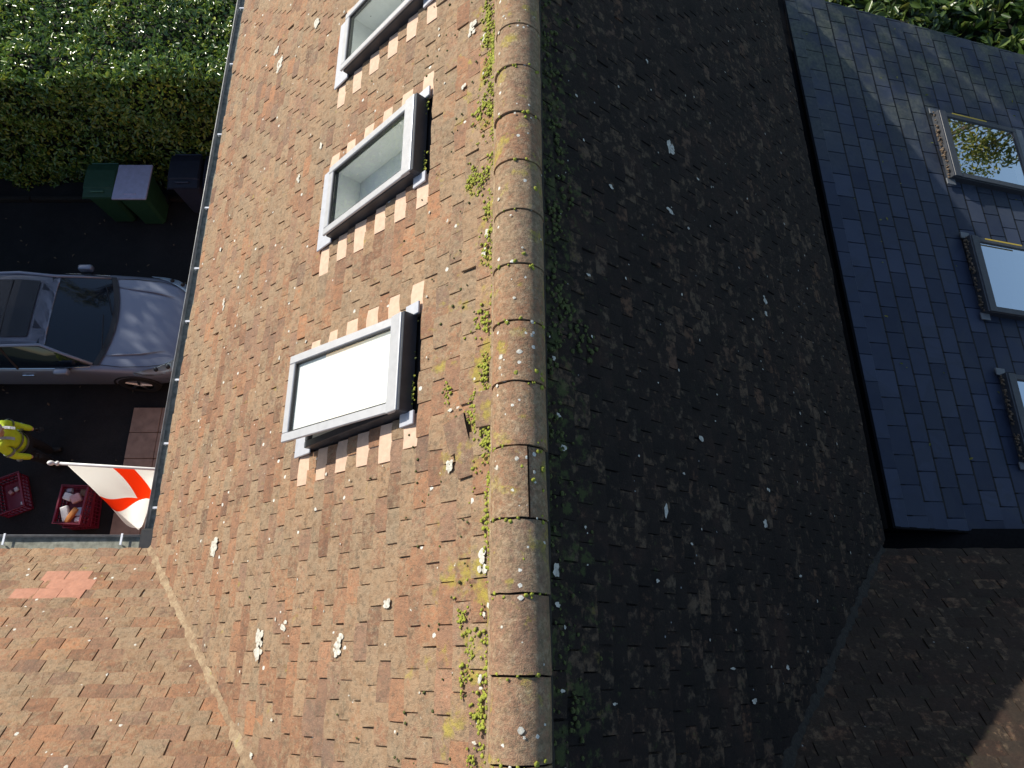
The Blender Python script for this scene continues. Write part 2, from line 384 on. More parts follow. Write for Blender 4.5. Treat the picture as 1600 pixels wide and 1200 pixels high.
# ------------------------------------------------------------------ house
house = thing('house', (0, 3, 0), 'brick house with steep mossy clay tile roof, long ridge and three roof windows', 'house')
bm = bmesh.new()
box(bm, -2.45, 2.45, YB, 6.5, 0, EZ - .12)
v = [bm.verts.new(p) for p in [(-2.45, 6.5, EZ - .12), (2.45, 6.5, EZ - .12), (0, 6.5, ZR - .2)]]; bm.faces.new(v)
box(bm, -9.0, -2.45, -4.2, .55, 0, WZ - .15); box(bm, 2.45, 9.0, -4.2, .55, 0, WZ - .15)
for sx in (-9.0, 9.0):
    v = [bm.verts.new(p) for p in [(sx, .55, WZ - .15), (sx, -4.2, WZ - .15), (sx, YB, WZ + TW * (WY - YB) - .25)]]; bm.faces.new(v)
obj('wall', bm, M['brick'], house)
# underlay sheets that carry the tiles
def slope_sheet(name, pts, off, F):
    bm = bmesh.new(); n = F.col[2].to_3d()
    a = [bm.verts.new(Vector(p) - n * .030) for p in pts]; b = [bm.verts.new(Vector(p) - n * .12) for p in pts]
    bm.faces.new(a); bm.faces.new(b[::-1])
    for i in range(len(pts)): bm.faces.new((a[i], b[i], b[(i + 1) % len(pts)], a[(i + 1) % len(pts)]))
    bmesh.ops.recalc_face_normals(bm, faces=bm.faces)
    return obj(name, bm, M['under'], house)
def zl(x): return ZR - TA * abs(x)
def zw(y): return WZ + TW * (WY - y)
yv0 = WY - (EX) * TA / TW                        # where the valley meets the main ridge line
WIN = [(0.768, 1.115), (0.768, 2.470), (0.768, 3.770)]   # (s of top edge, y of south edge)
WL_, WW_ = .875, .502
slopeL = slope_sheet('roof_slope', [(0, 1.0, ZR), (-EX + .03, 1.0, zl(EX - .03)), (-EX + .03, WY, zl(EX - .03)), (0, yv0, ZR)], 0, FL)
def sheet_L(s0, s1, y0, y1): return slope_sheet('underlay', [(-s0 * CA, y1, ZR - s0 * SA), (-s1 * CA, y1, ZR - s1 * SA), (-s1 * CA, y0, ZR - s1 * SA), (-s0 * CA, y0, ZR - s0 * SA)], 0, FL)
sheet_L(0, WIN[0][0] + .01, 1.0, GY); sheet_L(WIN[0][0] + WL_ - .01, (EX - .03) / CA, 1.0, GY)
_y = 1.0
for _s, _w in WIN: sheet_L(_s + .01, _s + WL_ - .01, _y, _w + .01); _y = _w + WW_ - .01
sheet_L(WIN[0][0] + .01, WIN[0][0] + WL_ - .01, _y, GY)
RT, RB = 2.60, 2.86                              # right slope ends at the lead gutter beside the slate roof
slopeR = slope_sheet('roof_slope', [(0, yv0, ZR), (RB, WY, zl(RB)), (RT, GY, zl(RT)), (0, GY, ZR)], 0, FR)
slopeWL = slope_sheet('roof_slope', [(0, yv0, ZR), (-EX, WY, WZ), (-9.2, WY, WZ), (-9.2, YB, zw(YB)), (0, YB, zw(YB))], 0, FW)
slopeWR = slope_sheet('roof_slope', [(0, YB, zw(YB)), (9.2, YB, zw(YB)), (9.2, WY, WZ), (EX, WY, WZ), (0, yv0, ZR)], 0, FW)
slopeB = slope_sheet('roof_slope', [(-9.2, YB, zw(YB)), (-9.2, YB - 2.6, zw(YB) - 2.9), (9.2, YB - 2.6, zw(YB) - 2.9), (9.2, YB, zw(YB))], 0, frame((0, 0, 0), (1, 0, 0), (0, CW, SW), (0, -SW, CW)))

SL = EX / CA                                     # slope length of the main roof
vn_l = Vector((-1, -TW / TA, 0)).normalized()    # outward of the left slope at the valley (towards the wing)
valL = (Vector((-EX, WY, 0)), vn_l); valR = (Vector((EX, WY, 0)), Vector((1, -TW / TA, 0)).normalized())
edgeR = (Vector((RB, WY, 0)), Vector((GY - WY, RB - RT, 0)).normalized())
def test(planes, pts):
    """outside all / crossing / inside"""
    cross = []
    for co, no in planes:
        d = [(p - co).dot(no) for p in pts]
        if min(d) > 0: return None
        if max(d) > 0: cross.append((co, no))
    return cross
def field(F, planes, s0, gauge, ns, x0, x1, wid, flip=False, holes=None, pitch=.166, tail0=None, tonef=tone, templates=TV, gable=None):
    out = []
    for i in range(ns):
        s = s0 + gauge * i
        ph = (i % 2) * pitch / 2 + random.uniform(-.012, .012)
        x = x0 + ph - pitch
        while x < x1:
            sx = 1.0
            px = x + pitch / 2
            mx = tmat(F, px + random.gauss(0, .0012), s + random.gauss(0, .0022), **jitter())
            if F is FR and -s < .24: mx = mx @ Matrix.Diagonal((1, (-s - .03) / .205, 1, 1))
            pts = [mx @ Vector((a, b, 0)) for a, b in ((-.083, 0), (.083, 0), (-.083, .2), (.083, .2))]
            cr = test(planes, pts)
            x += pitch
            if cr is None: continue
            out.append((mx, random.randrange(len(templates)), tonef(), sx, cr or None))
    return out
# --- left slope: courses run along y; F.x = -Y so tile centre x = -y
def left_items():
    out, new = [], []
    n = int((SL - .10) / .1)
    for i in range(n + 1):
        tail = SL + .01 - i * .1                # distance of the tail from the ridge
        if tail < .14: break
        head = tail - .1
        cuts = []
        for (st, y0) in WIN:
            if tail > st - .02 and head < st + WL_ + .085: cuts.append((y0 - .012, y0 + WW_ + .012))
        spans, ya = [], -2.1
        for a, b in sorted(cuts): spans.append((ya, a, 'S')); ya = b
        spans.append((ya, GY, ''))
        for si, (a, b, kind) in enumerate(spans):
            # run from the window outwards so that whole tiles meet the frame
            y = b; first = True
            if kind == '' and si == 0: y = GY + (i % 2) * .083
            if kind == '' and si > 0: y = a; 
            tiles = []
            if kind == 'S':                      # ends at a window's south edge b: go down in y
                if si > 0 and i % 2 == 0: lo = a + .18
                else: lo = a
                while y > lo + .03:
                    wdt = .166
                    if first and i % 2: wdt = .10
                    if first and i % 2 == 0: wdt = random.uniform(.165, .205)
                    wdt = min(wdt, y - lo); tiles.append((y - wdt / 2, wdt, first and i % 2 == 0)); y -= wdt; first = False
                if si > 0 and i % 2 == 0: tiles.append((a + .09, .18, True))
                elif si > 0: pass
            elif si > 0:
                while y < b:
                    wdt = .166
                    if first: wdt = .10 if i % 2 else random.uniform(.165, .205)
                    tiles.append((y + wdt / 2, wdt, first and i % 2 == 0)); y += wdt; first = False
            else:
                while y > -2.1:
                    tiles.append((y - .083, .166, False)); y -= .166
            for yc, wdt, isnew in tiles:
                j = jitter()
                if random.random() < .03: j['yaw'] += random.choice((-3, 3)); j['off'] += .004
                if cuts and isnew: j = dict(off=.003, tilt=6.8, yaw=0, roll=0)
                sup = -(tail + random.gauss(0, .0022))
                mx = tmat(FL, -yc, sup, **j)
                if tail < .24: mx = mx @ Matrix.Diagonal((1, (tail - .03) / .205, 1, 1))
                pts = [mx @ Vector((q, r, 0)) for q, r in ((-.083, 0), (.083, 0), (-.083, .2), (.083, .2))]
                cr = test([valL], pts)
                if cr is None: continue
                k = random.randrange(10)
                if (abs(yc - .86) < .13 and abs(tail - .37) < .07) or (abs(yc - .88) < .09 and abs(tail - .21) < .05): continue      # the slipped tile's place
                item = (mx, k, tone(.5, .55), wdt / .166, cr or None)
                (new if isnew else out).append(item)
    return out, new
li, newt = left_items()
lay(slopeL, 'tile', li, TV, M['tile'], 300)
TN = [tile_template(50 + s) for s in range(3)]
nm = []
for k, (v, f) in enumerate(TN):
    me = bpy.data.meshes.new('new_tile'); me.from_pydata([tuple(a) for a in v], [], f); me.materials.append(M['new_tile']); nm.append(me)
for (mx, k, tn, sx, cr) in newt:
    o = link('pale_tile', nm[k % 3], slopeL, mx @ Matrix.Diagonal((sx, 1, 1, 1)))
# one slipped, lifted tile beside the ridge
for (yy, ss, yw, tl, of) in ((.905, .435, 15, 5, .020), (.80, .375, 6, 9, .012), (.84, .30, -3, 10, .001), (1.0, .24, -5, 4, .024)):
    mx = tmat(FL, -yy, -ss, off=of, tilt=tl, yaw=yw, roll=4)
    o = link('slipped_tile', bpy.data.meshes.new('slipped_tile'), slopeL, mx); v, f = TV[3]; o.data.from_pydata([(a[0] * .95, a[1] * .62, a[2]) for a in v], [], f); o.data.materials.append(M['tile']); o.color = (.2, .5, .35, 1)
# --- right slope
ri = field(FR, [valR, edgeR, (Vector((0, GY, 0)), Vector((0, 1, 0)))], -(.15 + .1 * 40), .1, 41, -2.1, GY + .2, .166, tonef=lambda: tone(.6, .8))
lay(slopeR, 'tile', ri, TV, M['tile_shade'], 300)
# --- wings
wgl = field(FW, [(valL[0], -valL[1])], -.02, .1, 34, EX - 3.4, 9.2, .166, pitch=.166)
lay(slopeWL, 'tile', [it for it in wgl if True], TV, M['tile'], 300)
wgr = field(FW, [(valR[0], -valR[1])], -.02, .1, 34, -9.2, -(EX - 3.4), .166, pitch=.166, tonef=lambda: tone(.6, .8))
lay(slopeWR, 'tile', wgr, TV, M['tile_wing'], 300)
# brighter replacement tiles on the left wing
def place_on_wing(name, x, up, mat, k=0, sx=1.0):
    me = bpy.data.meshes.new(name); v, f = TV[k]; me.from_pydata([tuple(a) for a in v], [], f); me.materials.append(mat)
    o = link(name, me, slopeWL, tmat(FW, -x, up, off=.005, tilt=6.8)); o.color = (0.5, 0, 0, 1); return o
for x, up in ((-3.30, .28), (-3.13, .28), (-3.21, .38), (-3.40, .48), (-3.235, .48), (-3.07, .48), (-3.05, .38)): place_on_wing('red_tile', x, up, M['red_tile'], random.randrange(10))

# --- valleys: rough mortar and moss fillets
def fillet(name, side, mat, wd=.05):
    bm = bmesh.new(); secs = []
    N = 130
    for i in range(N + 1):
        t = i / N; y = WY + .02 - t * 1.95; x = side * (EX - (WY - y) * TW / TA); 
        if abs(x) < .02: break
        z = zl(x); e = noise.noise(Vector((x * 9, y * 9, 3))) ; e2 = noise.noise(Vector((x * 30, y * 30, 7)))
        wdt = wd * (.75 + .45 * e + .3 * e2); d = Vector((side * -TA / TW, 1, 0)).normalized()
        a = Vector((x, y, 0)); p = []
        for k in (-1, -.6, 0, .6, 1):
            q = a + Vector((1, -side * TW / TA, 0)).normalized() * k * wdt
            zz = max(zl(q.x), zw(q.y))
            p.append(Vector((q.x, q.y, zz + (.004 + .006 * (1 - abs(k)) + .006 * e2 if abs(k) < 1 else -.008))))
        secs.append(p)
    loft(bm, secs); return obj(name, bm, mat, house, smooth=True)
def mortar_mat():
    n = NT('mossy weathered mortar'); p = n.pos()
    c = n.ramp(n.noise(p, 9, 7, .75), [(0.30, (.20, .135, .085)), (0.48, (.34, .24, .15)), (0.60, (.44, .34, .22)), (0.72, (.36, .30, .08))])
    c = n.mix(n.math('MULTIPLY', n.step(n.noise(p, 70, 6, .75), .5, .68), .6), c, (.12, .09, .06, 1))
    n.set(Base_Color=c, Roughness=.95, Specular_IOR_Level=.2); n.bump(n.noise(p, 60, 6, .75), .9, .012); return n.m
M['mortar_moss'] = mortar_mat()
fillet('valley_mortar', -1, M['mortar_moss'], .036); fillet('valley_mortar', 1, M['mortar_dark'], .04)  # right valley gets the dark copy, shade put into its colour

# --- ridge tiles
bm = bmesh.new(); tube(bm, [(0, -1.8, ZR - .075), (0, GY, ZR - .085)], .09, 16); obj('ridge_bedding', bm, M['mortar_dark'], house, True)
joints = [-.605, -.325, -.043, .235, .508, .79, 1.058, 1.327, 1.596, 1.870, 2.133, 2.402, 2.679, 2.94]
y = 2.94
while y < GY - .1: y += .272; joints.append(min(y, GY))
joints = [-1.70, -1.42, -1.15, -.875] + joints
def ridge_tile(y0, y1, gapang=None):
    a = [R_(g) for g in np.linspace(-8, 188, 19)]; g = .004; r0 = .113; ry = random.uniform(-.004, .004); rz = random.uniform(-.003, .004)
    bm = bmesh.new(); segs = 4
    def arc(angs, dr=0):
        outr = []
        for k in range(segs + 1):
            t = k / segs; yy = y0 + g + (y1 - y0 - 2 * g) * t
            r = r0 + dr - .004 * t + .0015 * noise.noise(Vector((k, yy * 7, 2)))
            wob = lambda q: .0035 * noise.noise(Vector((q * 2, yy * 40, 9))) * (1 if k in (0, segs) else 0)
            outr.append([Vector((ry * (1 - 2 * t) + r * math.cos(q), yy + wob(q), ZR - .075 + rz + r * math.sin(q))) for q in angs])
        loft(bm, outr[::-1])
    if gapang is None: arc(a)
    else:
        g1, g2 = R_(gapang - 2.5), R_(gapang + 2.5)
        arc([q for q in a if q < g1] + [g1], -.004); arc([g2] + [q for q in a if q > g2], .003)
    o = obj('ridge_tile', bm, M['ridge'], house, True); md = o.modifiers.new('th', 'SOLIDIFY'); md.thickness = .014; md.offset = -1; md.use_even_offset = True; m2 = o.modifiers.new('es', 'EDGE_SPLIT'); m2.split_angle = R_(35); o.color = (random.uniform(.35, .75), random.uniform(0, .5), random.random() * .6, 1)
    return o
for a, b in zip(joints, joints[1:]):
    o = ridge_tile(a, b, 72 if abs(a - .508) < .01 else None)
    if abs(a - .508) < .01: o['label'] = 'ridge tile split along its length by a dark crack'
# mortar edge under the ridge tiles, both sides
for side in (-1, 1):
    bm = bmesh.new(); secs = []
    for i in range(281):
        y = -1.75 + i * (GY + 1.75) / 280; e = noise.noise(Vector((side * 4, y * 14, 1))); e2 = noise.noise(Vector((side, y * 45, 5)))
        wv = .016 + .010 * e + .006 * e2
        s0 = .135; p = []
        for q, h in ((-.02, .02), (0, .020), (wv * .6, .014 + .004 * e2), (wv, -.006)):
            s = s0 + q + .012; p.append(Vector((side * (s * CA), y, ZR - s * SA)) + Vector((side * SA, 0, CA)) * h)
        secs.append(p)
    loft(bm, secs); obj('ridge_mortar', bm, M['mortar_moss'] if side < 0 else M['mortar_dark'], house, True)  # unlit side takes the mortar with shade in its colour

# ------------------------------------------------------------------ growth on the roof
ICO = bmesh.new(); bmesh.ops.create_icosphere(ICO, subdivisions=2, radius=1)
ICOV = np.array([tuple(v.co) for v in ICO.verts]); ICOF = np.array([[v.index for v in f.verts] for f in ICO.faces]); ICO.free()
def clumps(name, pts, mat, parent, lumpy=.30):
    """pts: (position, normal, radius, flatness)"""
    V, Fc = [], []
    for i, (p, n, r, fl) in enumerate(pts):
        n = Vector(n).normalized(); u = n.orthogonal().normalized(); v = n.cross(u)
        k = 1 + lumpy * rng.standard_normal(len(ICOV))[:, None] * .5
        L = ICOV * k * np.array([r * random.uniform(.8, 1.25), r * random.uniform(.8, 1.25), r * fl])
        B = np.array([tuple(u), tuple(v), tuple(n)]); V.append(L @ B + np.array(tuple(p))); Fc.append(ICOF + i * len(ICOV))
    o = pydata(name, np.concatenate(V), np.concatenate(Fc), mat, parent, smooth=True); tag(o, kind='stuff'); return o
def onL(s, y, off=0): return Vector((-s * CA - off * SA, y, ZR - s * SA + off * CA))
def onR(s, y, off=0): return Vector((s * CA + off * SA, y, ZR - s * SA + off * CA))
NLv, NRv = Vector((-SA, 0, CA)), Vector((SA, 0, CA))
ML = [(0.214, 3.215), (0.222, 2.832), (0.238, 2.637), (0.189, 2.546), (0.197, 2.19), (0.173, 2.068), (0.194, 2.008), (0.305, 2.248), (0.337, 2.208), (0.265, 2.152), (0.27, 1.421), (0.227, 1.422), (0.166, 0.987), (0.209, 0.955), (0.173, 0.702), (0.165, 0.622), (0.301, 1.02), (0.324, 0.166), (0.212, -0.141), (0.271, 0.059), (0.259, -0.334), (0.305, -0.055), (0.213, 1.173), (0.458, 1.135), (0.27, 0.955), (.745, 2.944), (.738, 2.50), (.742, 2.56), (.742, 1.25), (.742, 1.19), (.19, 3.0), (.18, 2.9), (.19, 2.7), (.2, 2.6)]
pts = []
for s, y in ML:
    for _ in range(random.randint(16, 34)):
        pts.append((onL(s + random.gauss(0, .016), y + random.gauss(0, .030), .003), NLv, random.uniform(.003, .008), .6))
for _ in range(900):                            # loose growth beside the ridge
    s = .155 + abs(random.gauss(0, .07)); y = random.uniform(-.8, GY)
    if noise.noise(Vector((s * 6, y * 2.2, 4))) < .0: continue
    pts.append((onL(s, y, .003), NLv, random.uniform(.003, .008), .8))
for yj in joints:                               # in the ridge joints
    for _ in range(random.randint(2, 9)):
        q = R_(random.uniform(25, 165)); r = .112
        pts.append((Vector((r * math.cos(q), yj + random.gauss(0, .008), ZR - .075 + r * math.sin(q))), (math.cos(q), 0, math.sin(q)), random.uniform(.004, .009), .8))
for _ in range(14):
    q = R_(random.uniform(30, 100)); yy = random.choice([.74, .60, .56, .7, .66, .36, -.02, 1.1, 1.6, 2.0, 2.4]) + random.gauss(0, .03); r = .110
    pts.append((Vector((r * math.cos(q), yy, ZR - .075 + r * math.sin(q))), (math.cos(q), 0, math.sin(q)), random.uniform(.006, .012), .7))
for yj in [-.55 + .03 * i for i in range(240)]:
    for _ in range(3 if yj > 1.9 else 2):
        if noise.noise(Vector((1, yj * 3.1, 2))) > (-.12 if 1.9 < yj < 3.4 else .06): pts.append((onL(.150 + random.gauss(0, .009), yj + random.uniform(-.015, .015), .004), NLv, random.uniform(.004, .011), .8))
for k in range(38):                             # thick cushions along the far half of the ridge
    y = random.choice([random.uniform(1.9, 3.4), random.uniform(1.9, 3.4), random.uniform(-.3, 1.9), random.uniform(3.4, 6.5)]); s0 = .165 + abs(random.gauss(0, .035))
    for _ in range(random.randint(14, 30)): pts.append((onL(s0 + random.gauss(0, .016), y + random.gauss(0, .035), .004), NLv, random.uniform(.003, .009), .55))
clumps('moss', pts, M['moss'], house)
MR = [(0.221, 3.044), (0.251, 2.852), (0.278, 2.463), (0.299, 2.359), (0.34, 2.154), (0.225, 1.988), (0.292, 1.541), (0.334, 1.459), (0.469, 1.374), (0.242, 1.364), (0.213, 1.576), (0.259, 1.898), (0.399, 1.384), (0.196, 0.966), (0.195, 1.227), (0.301, -0.166)]
pts = []
for s, y in MR:
    for _ in range(14): pts.append((onR(s + random.gauss(0, .03), y + random.gauss(0, .05), .004), NRv, random.uniform(.005, .012), .8))
for _ in range(420):
    s = .15 + abs(random.gauss(0, .10)); pts.append((onR(s, random.uniform(-.8, GY), .003), NRv, random.uniform(.003, .009), .8))
for _ in range(170): pts.append((onL(random.uniform(.2, .75), random.uniform(-.8, GY), .002), NLv, random.uniform(.003, .007), .8))
for _ in range(60): pts.append((onL(random.uniform(.7, 3.6), random.uniform(-.4, GY), .002), NLv, random.uniform(.003, .006), .8))
clumps('moss', pts, M['moss_dark'], house)
# white crusts: flat irregular patches grown on single tiles
LWp = [(2.254, 4.702, 0.09, 0.108), (2.862, 4.715, 0.107, 0.166), (2.974, 4.949, 0.097, 0.086), (2.242, 3.23, 0.062, 0.073), (1.948, 3.357, 0.048, 0.06), (2.806, 0.693, 0.11, 0.126), (2.016, 0.09, 0.095, 0.164), (1.766, 0.184, 0.08, 0.065), (0.837, 0.245, 0.069, 0.055), (1.205, 0.072, 0.078, 0.127), (3.273, 2.617, 0.06, 0.127), (0.429, 0.798, 0.052, 0.08), (0.205, 0.376, 0.067, 0.111), (0.352, 3.21, 0.075, 0.093), (0.408, 2.853, 0.043, 0.044), (1.961, -0.442, 0.05, 0.034), (1.783, -0.269, 0.033, 0.017), (0.383, 1.049, 0.026, 0.015), (0.436, 1.05, 0.036, 0.018), (0.17, 0.205, 0.021, 0.023), (0.194, 0.172, 0.021, 0.023), (0.225, 1.763, 0.036, 0.054), (0.205, 1.856, 0.036, 0.055), (0.206, -0.087, 0.022, 0.017), (0.237, -0.27, 0.028, 0.017), (3.528, 3.216, 0.05, 0.057), (0.251, 3.067, 0.04, 0.071), (2.191, 1.83, 0.028, 0.038), (0.503, 2.066, 0.021, 0.019)]
RWp = [(1.387, 3.013, 0.095, 0.106), (1.31, 2.515, 0.104, 0.039), (0.714, 2.378, 0.047, 0.026), (1.505, 2.485, 0.031, 0.024), (2.483, 2.352, 0.064, 0.083), (2.465, 2.247, 0.052, 0.044), (0.486, 1.751, 0.046, 0.018), (1.017, 0.683, 0.045, 0.07), (1.418, 1.126, 0.054, 0.037), (2.062, 0.754, 0.066, 0.053), (0.904, 0.347, 0.031, 0.023), (1.21, 0.899, 0.031, 0.017), (1.517, -0.027, 0.063, 0.015), (2.121, -0.024, 0.048, 0.032), (0.54, -0.152, 0.034, 0.014), (1.699, -0.178, 0.067, 0.029), (0.2, 0.339, 0.046, 0.06), (0.237, 0.976, 0.034, 0.028), (0.265, 0.842, 0.041, 0.033), (0.216, 1.234, 0.034, 0.024), (1.696, 2.947, 0.035, 0.022), (1.226, 0.547, 0.03, 0.015), (0.203, 0.208, 0.037, 0.028), (0.222, -0.098, 0.029, 0.018), (2.16, 0.969, 0.044, 0.033), (2.448, 0.488, 0.046, 0.019), (0.445, 2.813, 0.027, 0.022), (1.185, 3.576, 0.031, 0.023)]
def crusts(name, lst, on, nrm, extra, srange):
    V, Fc, off = [], [], 0
    def blob(s, y, a, b, n=14, tilt=0.0, rag=.35):
        nonlocal off
        seed = random.random() * 50; cs = Vector((0, 0, 0)); ring = []
        for k in range(n):
            q = 2 * math.pi * k / n; r = 1 + rag * noise.noise(Vector((math.cos(q) * 1.7, math.sin(q) * 1.7, seed))) * 2
            ring.append((s + a * r * math.cos(q), y + b * r * math.sin(q)))
        # follow the tile's own tilt: tail side stands proud of the roof plane
        for (ss, yy), h in [((s, y), .0012)] + [(c, .0002) for c in ring]:
            V.append(tuple(on(ss, yy, h + .0035 + (ss - s) * .0))); 
        for k in range(n): Fc.append((off, off + 1 + k, off + 1 + (k + 1) % n))
        off += n + 1
    for s, y, a, b in lst:
        m = max(1, int(a * b / .0022))
        if m > 1:
            for _ in range(m * 2 + 2): blob(s + random.uniform(-.3, .3) * a, y + random.uniform(-.38, .38) * b, a * random.uniform(.16, .26), min(a, b) * random.uniform(.14, .24))
        else: blob(s, y, a / 2 * .8, b / 2 * .8)
    for _ in range(extra):
        s = random.uniform(*srange); y = random.uniform(-.8, GY - .1); r = random.uniform(.003, .008) * (1.6 if random.random() < .15 else 1); blob(s, y, r, r * random.uniform(.7, 1.4), 9)
    o = pydata(name, V, Fc, M['lichen'], house); tag(o, kind='stuff'); return o
crusts('lichen', LWp, onL, NLv, 110, (.18, 3.8)); crusts('lichen', RWp, onR, NRv, 150, (.16, 3.7))
V, Fc, off = [], [], 0
for _ in range(46):                              # crusts on the ridge
    yy = random.uniform(-.7, 3.6); q0 = R_(random.uniform(20, 150)); rr = random.uniform(.003, .009) * (1.4 if yy < 1.2 else 1); seed = random.random() * 50
    ring = [(0, 0)] + [(rr * (1 + .7 * noise.noise(Vector((math.cos(a) * 1.5, math.sin(a) * 1.5, seed)))) * math.cos(a), rr * math.sin(a)) for a in np.linspace(0, 2 * math.pi, 11)[:-1]]
    for k, (a, b) in enumerate(ring):
        q = q0 + a / .112; r = .1146 if k == 0 else .1138; V.append((r * math.cos(q), yy + b, ZR - .075 + r * math.sin(q)))
    Fc += [(off, off + 1 + k, off + 1 + (k + 1) % 10) for k in range(10)]; off += 11
o = pydata('lichen', V, Fc, M['lichen'], house); tag(o, kind='stuff')

# ------------------------------------------------------------------ skylights of the clay roof
def bars(bm, mx, x0, x1, y0, y1, z0, z1, wdt, bev=.003):
    box(bm, x0, x1, y0, y0 + wdt, z0, z1, mx, bev); box(bm, x0, x1, y1 - wdt, y1, z0, z1, mx, bev)
    box(bm, x0, x0 + wdt, y0 + wdt, y1 - wdt, z0, z1 - .001, mx, bev); box(bm, x1 - wdt, x1, y0 + wdt, y1 - wdt, z0, z1 - .001, mx, bev)
def GQ(S, q): return q if S.to_3x3().determinant() > 0 else q[::-1]
def skylight(parent, mx, L, W, open_deg, blind, label, dark=False, sash_mat=None):
    """local x runs down the slope from the frame's top edge, y across, z out of the roof"""
    sash_mat = sash_mat or M['alu']
    bm = bmesh.new(); bars(bm, mx, 0, L, -.004, W + .004, -.10, .055, .039); sk = obj('skylight', bm, M['alu_dark'], parent); sk['label'] = label
    bm = bmesh.new()                              # lining of the room-side shaft
    for a in ((.036, L - .036, .036, .042), (.036, L - .036, W - .042, W - .036)): box(bm, a[0], a[1], a[2], a[3], -.13, .03, mx)
    for a in ((.036, .042, .043, W - .043), (L - .042, L - .036, .043, W - .043)): box(bm, a[0], a[1], a[2], a[3], -.13, .03, mx)
    box(bm, .036, L - .036, .036, W - .036, -.16, -.131, mx); obj('reveal', bm, M['cream'], sk)
    S = mx @ Matrix.Translation((0.02, 0, .06)) @ Matrix.Rotation(R_(-open_deg) if open_deg else 0, 4, 'Y') @ Matrix.Translation((-.02, 0, -.06))
    bm = bmesh.new(); bars(bm, S, .012, L + .012, -.002, W + .002, .058, .074, .050, .004); obj('sash', bm, sash_mat, sk)
    bm = bmesh.new(); bars(bm, S, .050, L - .032, .042, W - .042, .045, .068, .014, .001); obj('gasket', bm, M['gasket'], sk)
    bm = bmesh.new(); bm.faces.new([bm.verts.new(S @ Vector(q)) for q in GQ(S, ((.056, .048, .060), (L - .04, .048, .060), (L - .04, W - .048, .060), (.056, W - .048, .060)))]); obj('glass', bm, M['glass_refl'] if dark else M['glass'], sk)
    bm = bmesh.new(); box(bm, -.022, .062, -.006, W + .006, .058, .082, mx, .005, 2); obj('hood', bm, sash_mat, sk)
    bm = bmesh.new(); box(bm, -.038, -.002, -.008, W + .008, -.01, .074, mx, .003); obj('top_casing', bm, M['alu_dark'], sk)
    if blind:
        bm = bmesh.new(); box(bm, .058, L - .042, .050, W - .050, .044, .047, S); obj('blind', bm, M['white'], sk)
    fm = M['alu_light'] if not dark else M['lead']
    bm = bmesh.new(); box(bm, L + .001, L + .17, -.025, W + .06, .008, .020, mx, .003); obj('flashing', bm, fm, sk)
    for y0_, y1_ in ((-.07, -.003), (W + .003, W + .07)):
        bm = bmesh.new(); box(bm, -.075, .03, y0_, y1_, .006, .018, mx, .002); obj('flashing', bm, fm, sk)
    return sk
wl = ['open roof window with a bright white blind, nearest the camera', 'closed roof window with part lit white reveal, middle one', 'closed roof window cut by the top edge of the picture']
for i, (st, y0) in enumerate(WIN):
    mx = frame(onL(st, y0, 0), (-CA, 0, -SA), (0, 1, 0), (-SA, 0, CA))
    skylight(house, mx, WL_, WW_, 8 if i == 0 else 0, i == 0, wl[i])

# ------------------------------------------------------------------ gutters
def gutter(path_a, path_b, label, bpos, drop):
    a, b = Vector(path_a), Vector(path_b); d = (b - a).normalized(); out = Vector((-d.y, d.x, 0)); r = .055
    bm = bmesh.new(); angs = np.linspace(math.pi, 2 * math.pi, 9)
    so = [[p + out * r * math.cos(q) + Vector((0, 0, 1)) * r * math.sin(q) for q in angs] + [p + out * (r - .004) * math.cos(q) + Vector((0, 0, 1)) * (r - .004) * math.sin(q) for q in angs[::-1]] for p in (a, b)]
    loft(bm, so, closed=True); 
    tube(bm, [a - out * r * 1.0 + Vector((0, 0, .004)), b - out * r + Vector((0, 0, .004))], .006, 6); tube(bm, [a + out * r + Vector((0, 0, .004)), b + out * r + Vector((0, 0, .004))], .006, 6)
    bmesh.ops.recalc_face_normals(bm, faces=bm.faces); g = obj('gutter', bm, M['gutter'], house, True); g['label'] = label
    bm = bmesh.new(); n = 60; secs = []
    for i in range(n + 1):
        p = a.lerp(b, i / n); h = -.024 + .006 * noise.noise(p * 5); wv = math.sqrt(max(.0001, (r - .005) ** 2 - h * h))
        secs.append([p + out * wv * q + Vector((0, 0, h)) for q in (-1, 0, 1)])
    loft(bm, secs); obj('silt', bm, M['gutter_in'], g)
    for t in bpos:
        p = a + d * t; fx = frame(p, d, out, (0, 0, 1)); bm = bmesh.new(); box(bm, -.009, .009, -.015, .068, .010, .015, fx, .002)
        box(bm, -.009, .009, -.020, -.015, -.02, .015, fx, .001); obj('bracket', bm, M['bracket'], g)
    return g
GX = -EX - .055
ys = [1.133, 1.653, 2.203, 2.741, 3.257, 3.886, 4.708, 5.564, 6.3]
g1 = gutter((GX, 6.75, 6.50), (GX, .95, 6.485), 'grey half round gutter along the long eaves above the driveway', [6.75 - q for q in ys], 0)
g2 = gutter((-9.2, .865, 6.50), (GX - .02, .865, 6.485), 'grey gutter along the wing eaves', [9.2 - 3.034, 9.2 - 3.938, 9.2 - 4.85, 9.2 - 5.75, 9.2 - 6.65], 0)
bm = bmesh.new(); box(bm, GX - .075, GX + .07, .79, .97, 6.42, 6.515, bev=.012); obj('gutter_corner', bm, M['gasket'], house)
bm = bmesh.new(); box(bm, -2.70, -2.68, .60, GY, EZ - .22, EZ - .03); box(bm, -9.0, -2.70, .60, .62, WZ - .22, WZ - .06)
box(bm, -2.68, -2.44, .62, GY, EZ - .22, EZ - .20); box(bm, -9.0, -2.68, .55, .60, WZ - .22, WZ - .20); obj('fascia', bm, M['black'], house)

